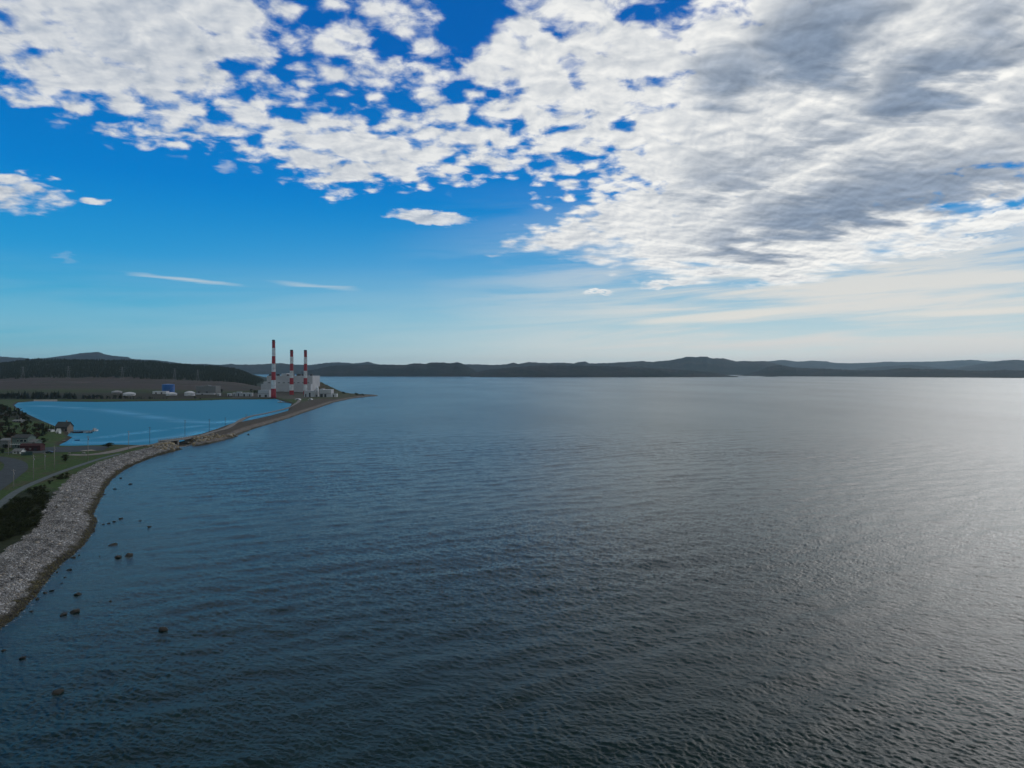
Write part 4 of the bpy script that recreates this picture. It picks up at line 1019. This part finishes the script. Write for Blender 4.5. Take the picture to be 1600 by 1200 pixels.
def cobbles():
    N = 680000
    y = rng.uniform(150, 575, N); x0 = np.interp(y, [p_[1] for p_ in COAST[2:26]], [p_[0] for p_ in COAST[2:26]])
    x = x0 - rng.uniform(-6, 34, N); sd = sdf(COAST, x, y)
    n1 = fbm2(x, y, 14, 21)
    big = rng.lognormal(math.log(.105), .5, N)
    big *= np.where((fbm2(x, y, 11, 77) > .35) & (sd < 13), 1.5, 1)
    ok = (sd > -.6) & (sd < 17.5 + n1 * 1.5) & (rng.random(N) < np.clip(1.25 - (y - 200) / 420, .25, 1)) & (x > -330)
    ok &= rng.random(N) < .62
    x, y, sd, big = x[ok], y[ok], sd[ok], np.clip(big[ok], .1, .85) * (1 + (y[ok] - 180) / 1100)
    n = len(x); z = height(x, y)
    sc = np.stack([big * rng.uniform(.8, 1.3, n), big * rng.uniform(.7, 1.1, n), big * rng.uniform(.5, .8, n)], 1)
    T, TF = ico(1, 5)
    V, Fa = merge_copies(T, TF, np.stack([x, y, z + .1 * big], 1), sc, rng.uniform(0, 6.28, n))
    g = np.clip(rng.lognormal(math.log(.235), .5, n), .05, .6)[:, None] * np.where(rng.random(n)[:, None] < .15, np.array([1.12, .98, .80]), np.array([.99, .98, .97]))
    g *= (1 + .28 * fbm2(x, y, 13, 88) + .12 * fbm2(x, y, 4, 89))[:, None]
    wr = np.exp(-((sd - 7.2 - 1.4 * fbm2(x, y, 30, 90)) / .55) ** 2) * (fbm2(x, y, 9, 91) > -.15) + np.exp(-((sd - 12.0 - 1.6 * fbm2(x, y, 26, 92)) / .6) ** 2) * (fbm2(x, y, 8, 93) > .05)
    g *= (1 - .6 * np.clip(wr, 0, 1) * (rng.random(n) < .7))[:, None]
    wet = sstep(3.0, 1.3, sd + fbm2(x, y, 9, 78) * 1.0)[:, None]
    w = np.where((rng.random(n) < .45)[:, None], np.array([.085, .075, .035]), np.array([.045, .042, .035])) * rng.uniform(.6, 1.5, (n, 1))
    colr = g * (1 - wet) + w * wet
    me = np_mesh('beach_cobbles', V, Fa); col_attr(me, 'stone_colour', np.repeat(colr, len(T), 0))
    put('beach_cobbles', me, m_stone, kind='stuff')
cobbles()
def riprap():
    L = []
    for (pa, pb, n, w) in (((238, 697), (264, 692), 120, 5), ((252, 702), (283, 697), 80, 5), ((297, 690), (330, 681), 150, 5), ((300, 696), (370, 680), 130, 3)):
        a = gnd(*pa); c = gnd(*pb)
        for _ in range(n):
            t = random.random(); x = a[0] + (c[0] - a[0]) * t + random.gauss(0, w * .5); y = a[1] + (c[1] - a[1]) * t + random.gauss(0, w); L.append((x, y))
    L = np.array(L); cd = pdist(CH, L[:, 0], L[:, 1]); L = L[cd > 5]; n = len(L)
    z = np.maximum(height(L[:, 0], L[:, 1]), -.3)
    r = np.clip(rng.lognormal(math.log(.85), .35, n), .4, 1.7)
    T, TF = ico(2, 9, .16)
    V, Fa = merge_copies(T, TF, np.column_stack([L, z + r * .25]), np.stack([r, r * .85, r * .75], 1), rng.uniform(0, 6.28, n))
    c = np.where((rng.random(n) < .7)[:, None], np.array([.27, .225, .15]), np.array([.30, .29, .27])) * rng.uniform(.5, 1.25, (n, 1))
    me = np_mesh('riprap', V, Fa, False); col_attr(me, 'stone_colour', np.repeat(c, len(T), 0)); put('riprap', me, m_stone, kind='stuff')
riprap()

# ------------------------------------------------------------------ trees and shrubs
def leaf_mat(name, c0, c1):
    m, nt, b = new_mat(name)
    oi = nt.nodes.new('ShaderNodeObjectInfo'); p = position(nt)
    f = noise(nt, p, .8, 4, .6)
    cc = mix(nt, M(nt, 'ADD', M(nt, 'MULTIPLY', oi.outputs['Random'], .5), M(nt, 'MULTIPLY', smooth(nt, f, .3, .7), .5)), c0, c1)
    link(nt, cc, b.inputs['Base Color']); b.inputs['Roughness'].default_value = .9; b.inputs['Specular IOR Level'].default_value = .15
    return m
m_spruce = leaf_mat('spruce_needles', (.012, .020, .011), (.030, .042, .020))
m_leaf = leaf_mat('shrub_leaves', (.018, .026, .010), (.048, .058, .020))
m_brown = leaf_mat('brown_foliage', (.045, .030, .016), (.085, .06, .03))
m_bark = plain('bark', (.06, .048, .038), .95)
def conifer(seed):
    r = random.Random(seed); V = []; Fs = []
    h = 1.0; tiers = 17
    for k in range(tiers):
        z = .07 + .9 * k / tiers; R_ = .24 * (1 - k / tiers) ** .85 + .02; nb = max(5, int(13 * (1 - k / tiers)) + 3)
        for j in range(nb):
            if r.random() < .12: continue
            a = r.uniform(0, 6.28); q = R_ * r.uniform(.6, 1.15); w = .045 + .03 * (1 - k / tiers); dz = -.25 * q + r.uniform(-.01, .02)
            ca, sa = math.cos(a), math.sin(a); o = len(V)
            V += [(0, 0, z + .03), (ca * q * .55 - sa * w, sa * q * .55 + ca * w, z + dz * .35), (ca * q, sa * q, z + dz), (ca * q * .55 + sa * w, sa * q * .55 - ca * w, z + dz * .35), (ca * q * .5, sa * q * .5, z + .035)]
            Fs += [(o, o + 1, o + 4), (o + 1, o + 2, o + 4), (o + 2, o + 3, o + 4), (o + 3, o, o + 4)]
    o = len(V); V += [(-.012, 0, .92), (.012, 0, .92), (0, 0, 1.02)]; Fs.append((o, o + 1, o + 2))
    me = bpy.data.meshes.new('crown'); me.from_pydata(V, [], Fs); me.materials.append(m_spruce)
    tr = MB().bar((0, 0, -.05), (0, 0, .9), .02, 6, .004).mesh('trunk'); tr.materials.append(m_bark)
    return me, tr
def broadleaf(seed, mat, flat=1.0, nclump=26, leaves=34, base=.22, leaf=.045):
    """unit-high crown of leaf faces gathered in uneven clumps round a limbed trunk"""
    r = np.random.default_rng(seed); V = []; Fs = []; tr = MB()
    tr.bar((0, 0, -.06), (.01, 0, base + .12), .035, 7, .022)
    for c in range(nclump):
        a = r.uniform(0, 6.28); q = abs(r.normal(0, .24)); zz = base + .12 + (1 - base - .22) * r.random() ** .8
        q = min(q, .42 * math.sin(max(.15, min(1, (zz - base + .05) / (1 - base))) * math.pi) + .10) * flat
        cc = np.array([q * math.cos(a), q * math.sin(a), zz]); cr = r.uniform(.07, .15) * (.7 + .3 * flat)
        if c % 3 == 0: tr.bar((.01, 0, base * .8 + .05 * r.random()), tuple(cc), .013, 5, .004)
        for _ in range(leaves):
            d = r.normal(size=3); d /= np.linalg.norm(d); pnt = cc + d * cr * r.uniform(.55, 1.1) * np.array([flat, flat, .8])
            u = r.normal(size=3); u /= np.linalg.norm(u); w = np.cross(u, d); w /= np.linalg.norm(w) + 1e-6; u = np.cross(w, d * .6 + r.normal(size=3) * .4); u /= np.linalg.norm(u) + 1e-6
            s = leaf * r.uniform(.6, 1.3); o = len(V)
            V += [tuple(pnt - u * s), tuple(pnt + w * s * .6), tuple(pnt + u * s), tuple(pnt - w * s * .6)]; Fs.append((o, o + 1, o + 2, o + 3))
    me = bpy.data.meshes.new('crown'); me.from_pydata(V, [], Fs); me.materials.append(mat)
    tm = tr.mesh('trunk'); tm.materials.append(m_bark)
    return me, tm
KINDS = {'spruce': [conifer(i) for i in range(5)], 'leafy': [broadleaf(20 + i, m_leaf) for i in range(4)], 'brown': [broadleaf(40 + i, m_brown) for i in range(3)],
         'shrub': [broadleaf(60 + i, m_leaf, 1.5, 46, 40, .02, .04) for i in range(5)], 'wide': [broadleaf(70, m_leaf, 2.0, 50, 44, .25, .05)]}
def tree(name, kind, x, y, h, label, cat, group, k=None, sink=.1, wide=1.0):
    me, tm = KINDS[kind][random.randrange(len(KINDS[kind])) if k is None else k]
    t = thing(name, label, cat, (x, y, tz(x, y) - sink), random.uniform(0, 6.28), group)
    w = random.uniform(.85, 1.2) * wide
    t.scale = (h * w, h * w, h)
    put('crown', me, None, t); put('trunk', tm, None, t)
    return t
# the far shore of the lagoon
LS = 'dark spruce in the row along the far lagoon shore'
for i in range(190):
    px = random.uniform(-30, 120) if i < 125 else random.uniform(115, 262)
    Y = random.uniform(1388, 1440) if i < 125 else random.uniform(1384, 1402)
    hgt = (random.uniform(7, 14) if px < 110 else random.uniform(6, 11)) if px < 205 else random.uniform(3, 6)
    if 196 < px < 207 or 262 < px: hgt *= .6
    x = XA(px, Y)
    if i % 4 == 3: tree('shore_tree', 'leafy', x, Y, hgt * .8, 'dark leafy tree among the spruces along the far lagoon shore', 'tree', 'trees along the far lagoon shore')
    else: tree('spruce_tree', 'spruce', x, Y, hgt, LS, 'spruce', 'trees along the far lagoon shore')
for px, Y, h in ((304, 1390, 6), (313, 1388, 4), (330, 1392, 3), (345, 1392, 3), (398, 1560, 9), (402, 1570, 8), (392, 1600, 9), (346, 1600, 9), (340, 1620, 10)):
    tree('shore_tree', 'leafy', XA(px, Y), Y, h, 'low dark tree near the grey block building and the substation', 'tree', 'trees behind the substation')
# the wooded knoll
n = 0
while n < 170:
    px = random.uniform(-40, 84); Y = random.uniform(560, 960)
    x = XA(px, Y); lim = np.interp(Y, [560, 640, 690, 760, 860, 960], [60, 78, 72, 50, 38, 26])
    if px > lim: continue
    pd = -sdf(POND, np.array([x]), np.array([Y]))[0]
    if pd < 5: continue
    if 14 < px < 38 and 690 < Y < 757: continue
    kd = random.choice(['spruce', 'spruce', 'leafy', 'leafy', 'brown'])
    tree({'spruce': 'spruce_tree', 'leafy': 'leafy_tree', 'brown': 'bare_tree'}[kd], kd, x, Y, random.uniform(4.5, 8) * (.75 if px > 40 else 1),
         {'spruce': 'dark pointed spruce on the wooded knoll by the lagoon', 'leafy': 'dark leafy tree on the wooded knoll by the lagoon', 'brown': 'rust brown tree on the wooded knoll by the lagoon'}[kd], 'tree', 'trees on the wooded knoll')
    n += 1
for px, Y, h in ((61, 690, 6.5), (64, 680, 7), (67.5, 688, 6), (72, 684, 5), (75.5, 680, 5.5), (80, 676, 5), (83, 684, 4.5)):
    tree('spruce_tree', 'spruce', XA(px, Y), Y, h, 'small pointed spruce in the row left of the dark gabled house', 'spruce', 'spruces beside the dark house')
tree('round_bush', 'shrub', *gnd(102, 721)[:2], 4.6, 'dark round bush standing alone on the grass', 'bush', None, 0)
tree('wide_shrub', 'wide', *gnd(169.5, 700)[:2], 3.9, 'dark flat topped shrub at the lagoon end of the parking lot', 'shrub', None, 0)
tree('small_tree', 'leafy', *gnd(69, 694)[:2], 5, 'small dark tree right of the dark red shed', 'tree', None, 1)
for px, py, h in ((4, 708, 3), (-6, 712, 3.5), (9, 700, 3), (58, 697, 3), (63, 695, 2.5)):
    tree('garden_bush', 'shrub', *gnd(px, py)[:2], h, 'dark garden bush near the green house and white hut', 'bush', 'garden bushes by the road')
# the thicket beside the walkway
n = 0
while n < 120:
    px = random.uniform(-25, 74); py = random.uniform(768, 850)
    up = np.interp(px, [-25, 0, 25, 50, 60, 75], [808, 800, 785, 766, 760, 778]); lo = np.interp(px, [-25, 0, 20, 50, 60, 70, 75], [850, 846, 845, 826, 820, 800, 784])
    if not up < py < lo: continue
    x, y, g = gnd(px, py)
    tree('thicket_shrub', 'shrub', x, y, random.uniform(1.9, 3.4), 'dense dark shrub in the thicket between walkway and cobble beach', 'shrub', 'shrubs of the walkway thicket', None, .25)
    n += 1
for k in range(22):
    px = random.uniform(62, 106); py = np.interp(px, [62, 80, 106], [764, 752, 742]) + random.uniform(-3, 5)
    x, y, g = gnd(px, py); tree('beach_shrub', 'shrub', x, y, random.uniform(.9, 1.7), 'low dark shrub along the inland edge of the beach', 'shrub', 'low shrubs edging the beach')
# on the point beyond the power station
for px, Y, h in ((490, 1770, 4), (494, 1765, 4), (498, 1765, 3.5), (503, 1760, 4), (507, 1755, 4), (511, 1750, 4.5), (515, 1745, 4), (519, 1740, 4), (523, 1735, 3.5), (536, 1640, 5), (538.5, 1640, 4), (556, 1595, 5.5), (558.5, 1592, 4.5), (563, 1585, 3), (566, 1583, 4.6), (568, 1580, 3), (547, 1600, 2)):
    tree('point_bush', 'shrub', XA(px, Y), Y, h, 'dark bush on the grassy point beyond the power station', 'bush', 'bushes on the point')
# the forest on the hill behind: one mass
def forest():
    N = 30000; px = rng.uniform(-320, 470, N); Y = rng.uniform(2020, 3250, N); X = XA(px, Y); z = height(X, Y)
    ok = (z > 12) & (Y + 60 * fbm2(X, Y, 55, 22) > 2050) & (rng.random(N) < .62)
    ok |= (rng.random(N) < .02) & (z > 12)
    X, Y, z = X[ok], Y[ok], z[ok]; n = len(X)
    T = []; TF = []
    for k in range(4):
        for j in range(5): a = 2 * math.pi * j / 5 + k; T.append(((.26 - .06 * k) * math.cos(a), (.26 - .06 * k) * math.sin(a), .05 + .23 * k))
        T.append((0, 0, .40 + .2 * k))
        o = k * 6; TF += [(o + j, o + (j + 1) % 5, o + 5) for j in range(5)]
    T = np.array(T); TF = np.array(TF); h = rng.uniform(6, 12, n)
    V, Fa = merge_copies(T, TF, np.stack([X, Y, z - .3], 1), np.stack([h * 1.15, h * 1.15, h], 1), rng.uniform(0, 6.28, n))
    me = np_mesh('hill_forest', V, Fa, False)
    put('hill_forest', me, leaf_mat('hill_forest_needles', (.014, .022, .012), (.034, .045, .022)), kind='stuff')
forest()

# ------------------------------------------------------------------ the air
def haze(density):
    b = MB(); b.box(-19600, 19600, -6600, 19600, -8, 330); o = b.build('haze', [m_conc]); o.data.materials.clear()
    m = bpy.data.materials.new('air'); m.use_nodes = True; nt = m.node_tree
    nt.nodes.remove(nt.nodes['Principled BSDF'])
    v = nt.nodes.new('ShaderNodeVolumePrincipled'); v.inputs['Density'].default_value = density; v.inputs['Color'].default_value = (.60, .84, 1.0, 1); v.inputs['Anisotropy'].default_value = .45
    link(nt, v.outputs[0], nt.nodes['Material Output'].inputs['Volume'])
    o.data.materials.append(m); o['kind'] = 'stuff'
haze(2.9e-5)
